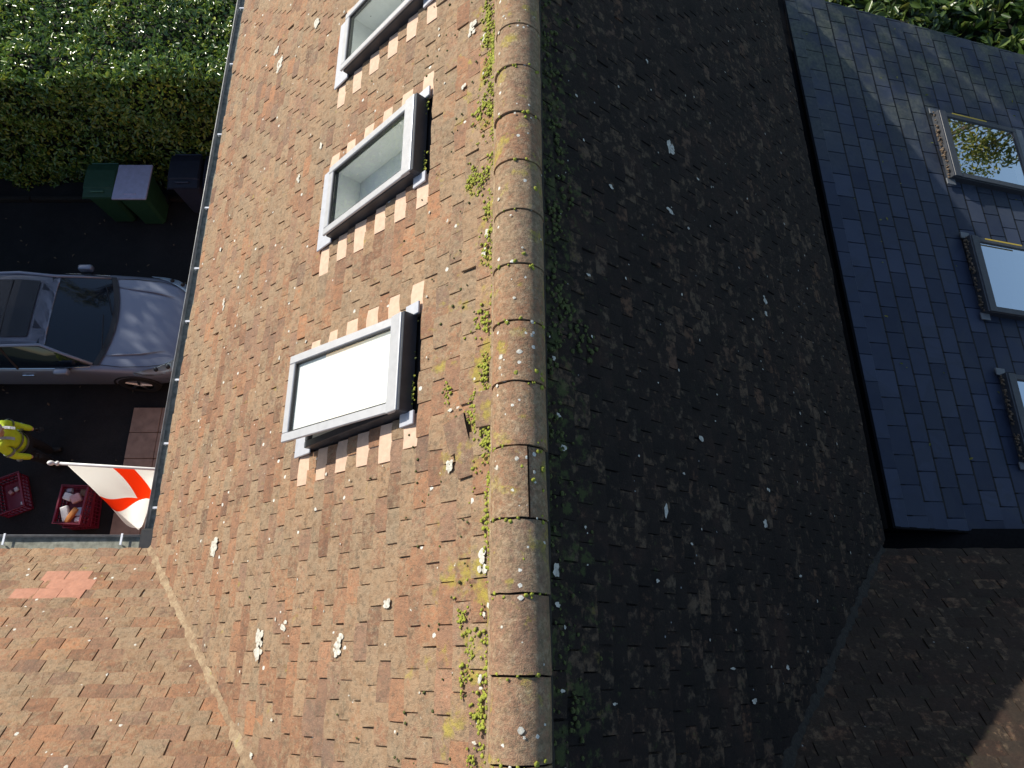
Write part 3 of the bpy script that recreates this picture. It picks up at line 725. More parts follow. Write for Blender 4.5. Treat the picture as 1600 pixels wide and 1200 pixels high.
# ------------------------------------------------------------------ slate roofed extension
ext = thing('extension', (4.9, 3.8, 0), 'low extension with dark blue slate roof and three skylights beside the shaded tiles', 'building')
TS = .287; AS = math.atan(TS); CS, SS = math.cos(AS), math.sin(AS)
SX0, SZ0 = 2.9, 6.44
FS = frame((SX0, 0, SZ0), (0, 1, 0), (-CS, 0, SS), (SS, 0, CS)) @ Matrix.Rotation(R_(0), 4, 'Z')
def onS(x, y, off=0): return Vector((x, y, SZ0 - TS * (x - SX0))) + Vector((SS, 0, CS)) * off
XE = 7.6
cs = [(2.815, 6.62), (2.985, 1.0), (XE, 1.0), (XE, 6.62)]
bm = bmesh.new(); a = [bm.verts.new(onS(x, y, -.020)) for x, y in cs]; b = [bm.verts.new(onS(x, y, -.16)) for x, y in cs]
bm.faces.new(a); bm.faces.new(b[::-1])
for i in range(4): bm.faces.new((a[i], b[i], b[(i + 1) % 4], a[(i + 1) % 4]))
bmesh.ops.recalc_face_normals(bm, faces=bm.faces); slopeS = obj('roof_slope', bm, M['under'], ext)
bm = bmesh.new(); box(bm, 3.05, XE - .2, .60, 6.5, 0, SZ0 - TS * (XE - SX0) - .17)
obj('wall', bm, M['brick'], ext)
SKY = [(4.385, 5.345, .80), (4.385, 3.845, .80), (4.395, 2.42, .80)]     # x of left edge, y of north edge
yaw_s = math.atan((2.985 - 2.815) / 5.62)
D = FS.inverted()
planesS = [(Vector((2.985, 1.0, 0)), Vector((-5.62, -.17, 0)).normalized()), (Vector((0, 1.0, 0)), Vector((0, -1, 0))), (Vector((0, 6.62, 0)), Vector((0, 1, 0))), (Vector((XE, 0, 0)), Vector((1, 0, 0)))]
si = []
for i in range(27):
    s = i * .195 + .135                          # distance of the tail down the slope
    for j in range(-2, 30):
        yy = .85 + j * .25 + (i % 2) * .125
        xx = SX0 + .085 + s * CS - math.tan(yaw_s) * (yy - 1.0)
        o = onS(xx, yy, random.gauss(0, .0006)); 
        mx = frame(o, (0, 1, 0), (-CS, 0, SS), (SS, 0, CS)) @ Matrix.Rotation(yaw_s + R_(random.gauss(0, .12)), 4, 'Z') @ Matrix.Rotation(R_(-2.0), 4, 'X')
        pts = [mx @ Vector((q, r, 0)) for q, r in ((-.122, 0), (.122, 0), (-.122, .33), (.122, .33))]
        cr = test(planesS, pts)
        if cr is None: continue
        hole = False
        for (wx, wy, ww) in SKY:
            if wx + .0 < min(p.x for p in pts) and max(p.x for p in pts) < wx + .98 and wy - ww < min(p.y for p in pts) and max(p.y for p in pts) < wy: hole = True
        if hole: continue
        si.append((mx, 0, (random.random(), 0, 0), 1.0, cr or None))
M['shade_dirt'] = simple('painted contact shade and dirt under slate tails', (.008, .009, .011), .9)  # contact shade below each tail painted in, together with lap dirt
lay(slopeS, 'slate', si, SV, M['slate'], 300, band=M['shade_dirt'])
sl_l = ['slate roof skylight reflecting a yellow green tree, nearest the hedge', 'slate roof skylight reflecting plain blue sky, middle of the row', 'slate roof skylight cut by the right picture edge, nearest the camera']
def lane(mx, L, W, sk):
    bm = bmesh.new(); box(bm, .10, .55, W - .045, W - .030, .1085, .1105, mx); obj('label_strip', bm, M['yellow'], sk)
M['yellow'] = simple('yellow strip', (.55, .38, .03), .5)
for i, (wx, wy, ww) in enumerate(SKY):
    mx = frame(onS(wx, wy - ww, .012), (CS, 0, -SS), (0, 1, 0), (SS, 0, CS))
    sk = skylight(ext, mx, .98, ww, 0, False, sl_l[i], dark=True, sash_mat=M['alu_dark'])
    if i < 2: lane(mx, .98, ww, sk)
    pts = [(mx @ Vector((-.055 + random.gauss(0, .008), random.uniform(0, ww), .02 + random.uniform(0, .03))), (0, 0, 1), random.uniform(.005, .014), .7) for _ in range(60)]
    clumps('debris', pts, M['debris'], sk)
bm = bmesh.new()                                 # black boards closing the slate roof's upper edge and its south edge
def board(bm, p, q, h0, h1, th):
    d = (q - p).normalized(); nn = Vector((-d.y, d.x, 0)) * th
    vs = [p + Vector((0, 0, h0)), q + Vector((0, 0, h0)), q + nn + Vector((0, 0, h0)), p + nn + Vector((0, 0, h0))]
    lo = [bm.verts.new(v) for v in vs]; hi = [bm.verts.new(v + Vector((0, 0, h1 - h0))) for v in vs]
    bm.faces.new(lo[::-1]); bm.faces.new(hi)
    for i in range(4): bm.faces.new((lo[i], lo[(i + 1) % 4], hi[(i + 1) % 4], hi[i]))
board(bm, onS(2.812, 6.62), onS(2.982, .99), -.30, -.004, -.02); board(bm, onS(2.985, .985), onS(XE, .985), -.42, -.004, .02)
bmesh.ops.recalc_face_normals(bm, faces=bm.faces); obj('fascia', bm, M['black'], ext)
bm = bmesh.new()                                 # black lined gutter between the two roofs
v = [bm.verts.new(p) for p in [(RT - .03, GY, zl(RT) - .22), (RB - .03, .80, zl(RB) - .20), (XE, .80, 6.18), (XE, 1.02, 6.18), (3.0, 1.02, zl(RB) - .26), (2.84, GY, zl(RT) - .28)]]
bm.faces.new(v); obj('valley_gutter', bm, M['black'], ext)

# ------------------------------------------------------------------ foliage
def leaf_cloud(name, P, N, size, mat, parent, aspect=.42, spread=.8, kind='stuff', cols=None, droop=0.0):
    n = len(P); P = np.asarray(P); N = np.asarray(N, float); N = N / (np.linalg.norm(N, axis=1, keepdims=True) + 1e-9)
    N = N + spread * rng.standard_normal((n, 3)); N /= np.linalg.norm(N, axis=1, keepdims=True)
    U = rng.standard_normal((n, 3)); U[:, 2] -= droop; U -= N * (U * N).sum(1, keepdims=True); U /= np.linalg.norm(U, axis=1, keepdims=True); W = np.cross(N, U)
    s = size * rng.uniform(.6, 1.35, (n, 1)); a = s * aspect * .5; fold = s * .10
    p0 = P - U * s * .5; p1 = P + U * s * .5 - N * s * .12; m = P + N * 0
    l1 = P - U * s * .12 + W * a + N * fold; l2 = P + U * s * .2 + W * a * .85 + N * fold
    r1 = P - U * s * .12 - W * a + N * fold; r2 = P + U * s * .2 - W * a * .85 + N * fold
    V = np.stack([p0, l1, l2, p1, r2, r1], 1).reshape(-1, 3); i = np.arange(n)[:, None] * 6
    F = np.concatenate([i + np.array([[0, 3, 2, 1]]), i + np.array([[0, 5, 4, 3]])], 0)
    t = (rng.random(n) ** 1.6 if cols is None else cols); T = np.repeat(np.stack([t, t * 0, t * 0], 1), 6, 0)
    o = pydata(name, V, F, mat, parent, tone=T); tag(o, kind=kind) if kind else None; return o
def hedge(x0, x1, y0, y1, h, dens, size, label, mat, hfun=None, bulge=.18, name='hedge'):
    t = thing(name, ((x0 + x1) / 2, (y0 + y1) / 2, 0), label, 'hedge')
    hf = hfun or (lambda x, y: h)
    bm = bmesh.new(); r = bmesh.ops.create_grid(bm, x_segments=24, y_segments=12, size=.5)
    for v in bm.verts:
        x = x0 + .25 + (v.co.x + .5) * (x1 - x0 - .5); y = y0 + .25 + (v.co.y + .5) * (y1 - y0 - .5)
        edge = abs(abs(v.co.x) - .5) < 1e-4 or abs(abs(v.co.y) - .5) < 1e-4
        v.co = Vector((x, y, 0 if edge else hf(x, y) - .30))
    obj('wood', bm, M['twigs'], t)
    ex, ey = x1 - x0, y1 - y0; faces = [('s', ex * h), ('n', ex * h), ('w', ey * h), ('e', ey * h), ('t', ex * ey)]
    P, N = [], []
    for f, ar in faces:
        n = int(ar * dens); u = rng.random(n); v = rng.random(n); dep = np.abs(rng.standard_normal(n)) * .11
        for k in range(n):
            if f == 't':
                x = x0 + u[k] * ex; y = y0 + v[k] * ey; z = hf(x, y) + .16 * noise.noise(Vector((x * 1.3, y * 1.3, 1))) + .10 * noise.noise(Vector((x * 4, y * 4, 9))) - dep[k]; nn = (0, 0, 1)
            else:
                z0 = v[k]
                if f in 'sn': x = x0 + u[k] * ex; y = y0 if f == 's' else y1
                else: y = y0 + u[k] * ey; x = x0 if f == 'w' else x1
                nn = {'s': (0, -1, .25), 'n': (0, 1, .25), 'w': (-1, 0, .25), 'e': (1, 0, .25)}[f]
                z = z0 * hf(x, y); b = bulge * noise.noise(Vector((x * 1.2, y * 1.2, z * 1.2))) * 1.6 + .10 * noise.noise(Vector((x * 4, y * 4, z * 4))) - dep[k]
                x += nn[0] * b; y += nn[1] * b
            P.append((x, y, z)); N.append(nn)
    P = np.array(P); cols = np.clip(rng.random(len(P)) ** 1.8 * .8 + .22 * np.array([noise.noise(Vector(p * 1.1)) for p in P]) + .08, 0, 1)
    leaf_cloud('foliage', P, N, size, mat, t, cols=cols, droop=.6, spread=.75); return t
hedge(-11.6, -2.9, 8.85, 11.6, 2.9, 760, .092, 'tall clipped laurel hedge with sunlit glossy top behind the bins', M['laurel'])
# unseen hedge added to the west, its height stepped to shade the driveway
hedge(-15.0, -13.2, -2.0, 15.5, 5.0, 130, .17, 'unseen hedge added west of the driveway to shade it', M['laurel'], hfun=lambda x, y: 5.75 if y > 8.9 else (4.55 if y > 6.3 else 4.15))
hedge(3.1, 9.2, 7.25, 9.6, 4.95, 330, .17, 'large leaved evergreen hedge past the far end of the slate roof', M['rhodo'], bulge=.3, hfun=lambda x, y: 4.9 + .35 * noise.noise(Vector((x * .9, y * .9, 4))))
def tree(loc, h, crown_c, crown_r, nleaf, size, label, mat, trunk_r=.2, clumps_n=26):
    t = thing('tree', loc, label, 'tree'); L0 = Vector(loc); cc = Vector(crown_c)
    bm = bmesh.new(); tube(bm, [L0, L0.lerp(cc, .4) + Vector((.1, -.1, 0)), cc + Vector((0, 0, crown_r.z * .4))], [trunk_r, trunk_r * .7, trunk_r * .2], 9)
    cl = []
    for _ in range(clumps_n):
        d = Vector((random.gauss(0, 1), random.gauss(0, 1), random.gauss(0, 1))).normalized() * random.uniform(.35, 1.0)
        p = cc + Vector((d.x * crown_r.x, d.y * crown_r.y, d.z * crown_r.z)); cl.append((p, random.uniform(.35, .75) * min(crown_r) * .55))
        st = L0.lerp(cc, random.uniform(.45, .85)); mid = st.lerp(p, .5) + Vector((random.uniform(-.2, .2), random.uniform(-.2, .2), .2)); tube(bm, [st, mid, p], [trunk_r * .16, trunk_r * .09, .008], 5)
    obj('trunk', bm, M['bark'], t, True)
    P, N = [], []
    for k in range(nleaf):
        c, r = random.choice(cl); d = Vector((random.gauss(0, 1), random.gauss(0, 1), random.gauss(0, 1))).normalized() * r * random.random() ** .4; P.append(tuple(c + d)); N.append(tuple(d + Vector((0, 0, .3 * r))))
    leaf_cloud('crown', P, N, size, mat, t); return t
tree((-4.4, 13.4, 0), 13, (-3.7, 13.0, 11.2), Vector((1.7, 1.5, 2.5)), 2600, .14, 'tall leafy tree behind the laurel hedge north of the house', M['birch'], .24, 26)
tree((11.4, 9.4, 0), 11, (11.2, 9.9, 8.2), Vector((1.6, 1.6, 1.5)), 3600, .10, 'yellowing tree east of the slate roofed extension', M['birch'], .2, 24)

# ------------------------------------------------------------------ wheelie bins
def wheelie_bin(cx, cy, body, lid, label, flat=False, w_=.58, d_=.70):
    t = thing('wheelie_bin', (cx, cy, .03), label, 'bin', 'wheelie bins in front of the laurel hedge')
    bm = bmesh.new(); secs = []
    for z, k in ((.06, .80), (.5, .88), (.90, .97), (.93, 1.03), (.97, 1.03)):
        a, b = w_ / 2 * k * .93, d_ / 2 * k * .90; q = .05
        secs.append([Vector((cx + x, cy + y, z)) for x, y in ((-a + q, -b), (a - q, -b), (a, -b + q), (a, b - q), (a - q, b), (-a + q, b), (-a, b - q), (-a, -b + q))])
    loft(bm, secs, closed=True, capends=True); bmesh.ops.recalc_face_normals(bm, faces=bm.faces); obj('body', bm, body, t)
    bm = bmesh.new()
    if flat: box(bm, cx - w_ / 2 - .02, cx + w_ / 2 + .02, cy - d_ / 2 - .02, cy + d_ / 2 + .02, 1.0, 1.045, bev=.012, seg=2)
    else:
        secs = []
        for y, z in ((-d_ / 2 - .02, .975), (-d_ / 2 - .01, 1.01), (-d_ * .28, 1.03), (-d_ * .25, 1.055), (d_ * .25, 1.075), (d_ * .45, 1.05), (d_ / 2, .99)):
            secs.append([Vector((cx + x, cy + y, z - (.03 if abs(x) > w_ * .47 else 0))) for x in (-w_ / 2, -w_ * .46, -w_ * .2, w_ * .2, w_ * .46, w_ / 2)])
        loft(bm, secs); r = bmesh.ops.solidify(bm, geom=bm.faces[:], thickness=.012)
    ld = obj('lid', bm, lid, t)
    bm = bmesh.new(); box(bm, cx - .12, cx + .12, cy - d_ * .40, cy - d_ * .36, 1.03, 1.062, bev=.006); tube(bm, [(cx - w_ * .42, cy + d_ / 2 + .03, .99), (cx + w_ * .42, cy + d_ / 2 + .03, .99)], .016, 8); obj('handle', bm, lid, ld)
    for sx in (-1, 1):
        bm = bmesh.new(); tube(bm, [(cx + sx * w_ * .36, cy + d_ * .36, .13), (cx + sx * w_ * .44, cy + d_ * .36, .13)], .10, 18); obj('wheel', bm, M['gasket'], t)
    return t
P_ = lambda n, c, r=.45: simple(n, c, r, var=.10, nscale=12)
gB, gL = P_('green bin plastic', (.03, .095, .045)), P_('green bin lid', (.055, .15, .09))
greyL, dkB = P_('pale blue grey lid', (.42, .44, .60)), P_('dark navy bin plastic', (.045, .055, .085))
wheelie_bin(-7.52, 8.22, gB, gL, 'green wheelie bin with a green lid, left of the pale lidded one')
wheelie_bin(-6.93, 8.17, gB, greyL, 'green wheelie bin under a flat pale blue grey lid', flat=True)
wheelie_bin(-6.02, 8.42, dkB, dkB, 'dark navy wheelie bin right of the pale lidded one')
wheelie_bin(-5.38, 8.42, dkB, dkB, 'black wheelie bin half hidden by the gutter')

# ------------------------------------------------------------------ car
M['paint'] = NT('dark blue metallic paint').set(Base_Color=(.22, .25, .32, 1), Metallic=.3, Roughness=.42, Coat_Weight=1.0, Coat_Roughness=.03)
M['carglass'] = NT('tinted car glass').set(Base_Color=(.006, .012, .022, 1), Roughness=.04, Specular_IOR_Level=.8)
M['chrome'] = NT('chrome trim').set(Base_Color=(.7, .73, .78, 1), Metallic=1.0, Roughness=.2)
M['tyre'] = simple('tyre rubber', (.012, .012, .012), .85)
M['lamp'] = NT('headlight lens').set(Base_Color=(.62, .78, .90, 1), Metallic=.2, Roughness=.12, Coat_Weight=1.0)
def make_car(nose, cy):
    t = thing('parked_car', (nose - 2.4, cy, .03), 'dark blue parked car with glass sunroof, its nose under the gutter', 'car')
    G = .03
    X = lambda d: nose - d
    # stations: distance from nose, half width, deck height (centre), shoulder height
    st = [(-.02, .42, .50, .48), (.02, .66, .66, .60), (.10, .80, .74, .68), (.28, .885, .81, .75), (.60, .925, .88, .82), (1.0, .935, .935, .875), (1.32, .935, .985, .93), (1.7, .935, 1.0, .965), (2.4, .935, 1.0, .975), (3.2, .935, 1.0, .985), (4.0, .925, 1.0, .99), (4.5, .88, .98, .95), (4.78, .80, .85, .80), (4.86, .70, .60, .55)]
    bm = bmesh.new(); secs = []
    for d, hw, zt, zs in st:
        prof = [(hw - .10, .20), (hw - .02, .30), (hw - .005, .48), (hw, .64 if zs > .7 else zs * .85), (hw - .012, zs - .05), (hw - .055, zs), (hw * .84, zs + (zt - zs) * .55), (hw * .70, zt - .022), (hw * .67, zt - .012), (hw * .35, zt - .002), (0, zt + .004)]
        half = [(y, min(z, zt)) for y, z in prof]
        secs.append([Vector((X(d), cy - y, z + G)) for y, z in half] + [Vector((X(d), cy + y, z + G)) for y, z in half[-2::-1]])
    loft(bm, secs); bm.faces.new([v for v in bm.verts[:21]][::-1]) if False else None
    bm.verts.ensure_lookup_table(); n = len(secs[0]); bm.faces.new(bm.verts[:n][::-1]); bm.faces.new(bm.verts[-n:])
    bmesh.ops.recalc_face_normals(bm, faces=bm.faces)
    body = obj('body', bm, M['paint'], t, True); md = body.modifiers.new('s', 'SUBSURF'); md.levels = md.render_levels = 2
    # cabin: roof with pillars, glass in between
    def cab(d, hw, z, y): return Vector((X(d), cy + y * hw, z + G))
    roof = []
    for d, hw, z in ((2.02, .60, 1.37), (2.2, .625, 1.415), (2.7, .64, 1.45), (3.3, .63, 1.45), (3.8, .60, 1.40), (4.05, .57, 1.35)):
        roof.append([cab(d, hw, z - e, y) for y, e in ((-1.04, .045), (-.96, .012), (-.6, .0), (0, -.008), (.6, .0), (.96, .012), (1.04, .045))])
    bm = bmesh.new(); loft(bm, roof); bmesh.ops.solidify(bm, geom=bm.faces[:], thickness=.03)
    ro = obj('roof', bm, M['paint'], t, True); md = ro.modifiers.new('s', 'SUBSURF'); md.levels = md.render_levels = 1
    bm = bmesh.new(); secs = []
    for d, z, hw in ((2.30, 1.438, .50), (2.6, 1.462, .52), (3.15, 1.468, .51)): secs.append([cab(d, hw, z + e, y) for y, e in ((-1, -.004), (0, .006), (1, -.004))])
    loft(bm, secs); bmesh.ops.solidify(bm, geom=bm.faces[:], thickness=.01); obj('sunroof', bm, M['carglass'], ro)
    bm = bmesh.new(); box(bm, X(2.74), X(2.72), cy - .5, cy + .5, 1.49, 1.502); obj('sunroof_bar', bm, M['gasket'], ro)
    # windscreen, curved
    bm = bmesh.new(); secs = []
    for k in range(7):
        t_ = k / 6; d0 = 1.22 + (2.06 - 1.22) * t_; z = .985 + (1.385 - .985) * (t_ ** .92); hw = .80 + (.615 - .80) * t_
        secs.append([Vector((X(d0 + .17 * (abs(y) ** 2) * (1 - .45 * t_)), cy + y * hw, z + G - .02 * abs(y) ** 2 * (1 - t_))) for y in (-1, -.75, -.5, -.25, 0, .25, .5, .75, 1)])
    loft(bm, secs); bmesh.ops.recalc_face_normals(bm, faces=bm.faces); obj('windscreen', bm, M['carglass'], t, True)
    bm = bmesh.new(); secs = []                     # dark scuttle strip and wipers
    for k in range(9):
        y = -1 + k / 4; secs.append([Vector((X(1.16 + .17 * y * y), cy + y * .82, .992 + G - .012 * y * y)), Vector((X(1.25 + .17 * y * y), cy + y * .82, 1.0 + G - .012 * y * y))])
    loft(bm, secs); obj('scuttle', bm, M['gasket'], t)
    for y0, y1 in ((-.55, .05), (.1, .62)):
        bm = bmesh.new(); tube(bm, [(X(1.24 + .17 * y0 * y0), cy + y0, 1.03 + G), (X(1.36 + .17 * y1 * y1), cy + y1, 1.075 + G)], .009, 5); obj('wiper', bm, M['gasket'], t)
    # pillars and side glass
    for sd in (-1, 1):
        bm = bmesh.new(); tube(bm, [(X(1.42), cy + sd * .80, .985 + G), (X(1.8), cy + sd * .71, 1.20 + G), (X(2.10), cy + sd * .625, 1.375 + G), (X(2.7), cy + sd * .665, 1.425 + G), (X(3.5), cy + sd * .65, 1.40 + G), (X(4.1), cy + sd * .62, 1.30 + G), (X(4.5), cy + sd * .76, 1.0 + G)], .026, 8); obj('roof_rail', bm, M['paint'], t, True)
        bm = bmesh.new(); lo = [(1.45, .835, .975), (2.0, .87, .985), (2.6, .875, .99), (3.3, .875, .995), (4.0, .86, 1.0), (4.42, .80, 1.0)]; hi = [(1.5, .80, 1.02), (2.12, .655, 1.36), (2.7, .675, 1.415), (3.4, .665, 1.40), (3.9, .65, 1.34), (4.38, .78, 1.06)]
        loft(bm, [[Vector((X(a[0]), cy + sd * a[1], a[2] + G)), Vector((X((a[0] + b[0]) / 2), cy + sd * ((a[1] + b[1]) / 2 + .02), (a[2] + b[2]) / 2 + G)), Vector((X(b[0]), cy + sd * b[1], b[2] + G))] for a, b in zip(lo, hi)])
        bmesh.ops.recalc_face_normals(bm, faces=bm.faces); obj('side_window', bm, M['carglass'], t, True)
        bm = bmesh.new(); tube(bm, [(X(d), cy + sd * (y + .008), z + .003 + G) for d, y, z in lo], .008, 6); obj('window_trim', bm, M['chrome'], t)
        bm = bmesh.new(); tube(bm, [(X(2.62), cy + sd * .885, .985 + G), (X(2.72), cy + sd * .685, 1.41 + G)], .022, 6); obj('door_pillar', bm, M['gasket'], t)
        # mirror
        bm = bmesh.new(); box(bm, X(1.98), X(1.74), -.055, .055, 1.0, 1.13, Matrix.Translation((0, cy + sd * 1.03, 0)) @ Matrix.Rotation(R_(sd * 8), 4, 'Z') if False else Matrix.Translation((0, cy + sd * .965, 0)), .035, 3)
        mr = obj('door_mirror', bm, M['paint'], t, True); bm = bmesh.new(); box(bm, X(1.84), X(1.78), -.05, .05, .985, 1.02, Matrix.Translation((0, cy + sd * .90, 0))); obj('mirror_arm', bm, M['gasket'], mr)
        for dh in (2.42, 3.38):
            bm = bmesh.new(); box(bm, X(dh + .2), X(dh), -.012, .012, .86, .89, Matrix.Translation((0, cy + sd * .945, 0)), .008, 2); obj('door_handle', bm, M['chrome'], t)
        # headlight: long swept wedge wrapped round the wing
        bm = bmesh.new(); secs = []
        for d, yo, zo, yi, zi in ((.10, .66, .70, .56, .735), (.22, .80, .735, .66, .785), (.36, .866, .765, .75, .808), (.50, .893, .79, .82, .826), (.66, .905, .815, .87, .835), (.80, .908, .828, .90, .838)):
            secs.append([Vector((X(d), cy + sd * (yo + .012), zo - .06 + G)), Vector((X(d), cy + sd * (yo + .002), zo + .02 + G)), Vector((X(d), cy + sd * yi, zi + .014 + G))])
        loft(bm, secs); bmesh.ops.solidify(bm, geom=bm.faces[:], thickness=.012); bmesh.ops.recalc_face_normals(bm, faces=bm.faces); hl = obj('headlight', bm, M['lamp'], t, True)
        bm = bmesh.new(); 
        for d, y, z in ((.26, .775, .80), (.44, .835, .825)): bmesh.ops.create_uvsphere(bm, u_segments=12, v_segments=8, radius=.035, matrix=Matrix.Translation((X(d), cy + sd * y, z + G)))
        obj('lamp_unit', bm, M['gasket'], hl, True)
        # bonnet crease
        bm = bmesh.new(); tube(bm, [(X(.34), cy + sd * .50, .838 + G), (X(.7), cy + sd * .58, .90 + G), (X(1.1), cy + sd * .62, .945 + G), (X(1.30), cy + sd * .64, .972 + G)], [.004, .016, .018, .006], 6); obj('bonnet_crease', bm, M['paint'], t, True)
        bm = bmesh.new(); tube(bm, [(X(.30), cy + sd * .73, .803 + G), (X(.6), cy + sd * .795, .857 + G), (X(1.0), cy + sd * .82, .905 + G), (X(1.35), cy + sd * .80, .965 + G)], .005, 5); obj('bonnet_gap', bm, M['gasket'], t)
        for dx in (.92, 3.85):
            bm = bmesh.new(); prof = [(.30, .78), (.34, .80), (.345, .86), (.345, .91), (.33, .938), (.24, .944), (.22, .93)]
            secs = [[Vector((X(dx) + r * math.cos(q), cy + sd * y, .345 + G + r * math.sin(q))) for r, y in prof] for q in np.linspace(0, 2 * math.pi, 29)]
            loft(bm, secs); bmesh.ops.recalc_face_normals(bm, faces=bm.faces); wh = obj('wheel', bm, M['tyre'], t, True)
            bm = bmesh.new()
            for q in range(5):
                a = 2 * math.pi * q / 5; tube(bm, [(X(dx), cy + sd * .90, .345 + G), (X(dx) + .225 * math.cos(a), cy + sd * .925, .345 + G + .225 * math.sin(a))], [.045, .022], 6)
            tube(bm, [(X(dx), cy + sd * .86, .345 + G), (X(dx), cy + sd * .93, .345 + G)], .055, 12); obj('rim', bm, M['chrome'], wh)
            bm = bmesh.new(); tube(bm, [(X(dx) + .385 * math.cos(q), cy + sd * .928, .345 + G + .385 * math.sin(q)) for q in np.linspace(0, math.pi, 13)], .018, 6); obj('wheel_arch', bm, M['gasket'], t)
    bm = bmesh.new(); box(bm, X(.03), X(-.02), cy - .42, cy + .42, .42 + G, .60 + G, bev=.02, seg=2); gr = obj('grille', bm, M['gasket'], t)
    bm = bmesh.new(); box(bm, X(-.018), X(-.03), cy - .26, cy + .26, .34 + G, .41 + G, bev=.004); obj('number_plate', bm, M['white'], t)
    return t
make_car(-5.52, 5.40)

# ------------------------------------------------------------------ flag
flg = thing('flag', (-2.45, 1.93, 4.1), 'white flag with red cross hanging from an angled white pole on the wall', 'flag')
T0 = Vector((-4.40, 1.80, 5.30)); B0 = Vector((-2.45, 1.94, 4.15)); dr = (B0 - T0).normalized()
M['polew'] = simple('white painted pole', (.82, .82, .80), .35, var=.03)
bm = bmesh.new(); tube(bm, [T0 - dr * .02, B0], .015, 12); obj('pole', bm, M['polew'], flg, True)
bm = bmesh.new(); prof = [(0, .012), (.01, .03), (.03, .032), (.04, .02), (.055, .018), (.07, .03), (.095, .034), (.12, .022), (.13, .004)]
tube(bm, [T0 - dr * (.0 + a * .8) for a, _ in prof], [b * .75 for _, b in prof], 14); obj('finial', bm, M['polew'], flg, True)
bm = bmesh.new(); box(bm, -2.47, -2.435, 1.88, 2.0, 4.05, 4.25, bev=.006); tube(bm, [B0, B0 - dr * .10], .03, 12); obj('wall_bracket', bm, M['polew'], flg)
mr_ = simple('white flag cloth', (.88, .88, .86), .8, var=.02); mr2 = simple('red flag cloth', (.75, .075, .03), .8, var=.05)
for mm in (mr_, mr2):
    n_ = mm.node_tree; pb = n_.nodes['Principled BSDF']; tl = n_.nodes.new('ShaderNodeBsdfTranslucent'); tl.inputs[0].default_value = (.97, .97, .95, 1) if mm is mr_ else (1, .20, .06, 1)
    mx_ = n_.nodes.new('ShaderNodeMixShader'); mx_.inputs[0].default_value = .8; n_.links.new(pb.outputs[0], mx_.inputs[1]); n_.links.new(tl.outputs[0], mx_.inputs[2]); n_.links.new(mx_.outputs[0], n_.nodes['Material Output'].inputs['Surface'])
H0 = T0 + dr * .05; H1 = T0 + dr * 1.02; F0 = Vector((-4.10, 1.43, 4.15)); F1 = Vector((-3.72, 1.66, 4.25))
NU, NV = 60, 90; V = []; bl = H1 - H0
nrm = Vector((.1, .95, .25)).normalized()
for j in range(NV + 1):
    v_ = j / NV
    for i in range(NU + 1):
        u_ = i / NU; hp = H0.lerp(H1, u_) - Vector((0, 0, .02)); fp = F0.lerp(F1, u_); p = hp.lerp(fp, v_)
        amp = .015 + .12 * v_; p += nrm * (amp * math.sin(u_ * 6.6 + v_ * 3.4 + 1.2) + .45 * amp * math.sin(u_ * 13 - v_ * 5)) * min(1, v_ * 2.5)
        p += Vector((.9, 0, -.4)) * (.07 * math.sin(v_ * 5.2) * math.sin(math.pi * min(1, u_ * 1.3)))
        p += Vector((.10 * math.sin(math.pi * u_) * v_, -.05 * math.sin(math.pi * v_), .16 * math.sin(math.pi * u_) * v_ ** 2))
        p += Vector((-.02, -.10, -.03)) * (max(0, v_ - .8) / .2) ** 2 * (1 - u_) * 0
        V.append(tuple(p))
Fc = np.array([[j * (NU + 1) + i, j * (NU + 1) + i + 1, (j + 1) * (NU + 1) + i + 1, (j + 1) * (NU + 1) + i] for j in range(NV) for i in range(NU)])
cl = pydata('cloth', V, Fc, [mr_, mr2], flg, smooth=True)
mi = [1 if (abs((i + .5) / NU - .5) < .10 or abs((j + .5) / NV - .5) < .062) else 0 for j in range(NV) for i in range(NU)]
cl.data.polygons.foreach_set('material_index', mi); md = cl.modifiers.new('th', 'SOLIDIFY'); md.thickness = .002

# ------------------------------------------------------------------ crates and their contents
M['crate'] = simple('burgundy crate plastic', (.20, .012, .035), .4, var=.1, nscale=10)
def crate(cx, cy, z, rot, label, L_=.60, W_=.42, H_=.28):
    t = thing('crate', (cx, cy, z), label, 'crate', 'burgundy plastic crates on the driveway')
    mx = Matrix.Translation((cx, cy, z)) @ Matrix.Rotation(R_(rot), 4, 'Z'); w2, l2 = W_ / 2, L_ / 2
    bm = bmesh.new(); box(bm, -w2 + .01, w2 - .01, -l2 + .01, l2 - .01, .0, .015, mx); obj('base', bm, M['crate'], t)
    for (a, b, c, d) in ((-w2, w2, -l2, -l2 + .014), (-w2, w2, l2 - .014, l2), (-w2, -w2 + .014, -l2 + .015, l2 - .015), (w2 - .014, w2, -l2 + .015, l2 - .015)):
        bm = bmesh.new(); lx = b - a > .1; n = 7 if lx else 10
        for z0, z1 in ((.0, .05), (.13, .15), (.21, H_)): box(bm, a, b, c, d, z0, z1, mx)
        for k in range(n):
            if lx: x = a + .01 + (b - a - .02) * k / (n - 1); box(bm, x - .006, x + .006, c + .001, d - .001, .05, .21, mx)
            else: y = c + .01 + (d - c - .02) * k / (n - 1); box(bm, a + .001, b - .001, y - .006, y + .006, .05, .21, mx)
        obj('side_panel', bm, M['crate'], t)
    bm = bmesh.new(); bars(bm, mx, -w2 - .015, w2 + .015, -l2 - .015, l2 + .015, H_ - .012, H_, .028, .003); obj('rim', bm, M['crate'], t); return mx
c1 = crate(-8.30, 2.60, .03, 22, 'burgundy crate nearly empty beside the person in the yellow jacket')
c2 = crate(-7.08, 2.36, .03, 4, 'lowest burgundy crate of the pair under the flag')
c3 = crate(-7.06, 2.36, .315, -2, 'top burgundy crate filled with packets, under the flag')
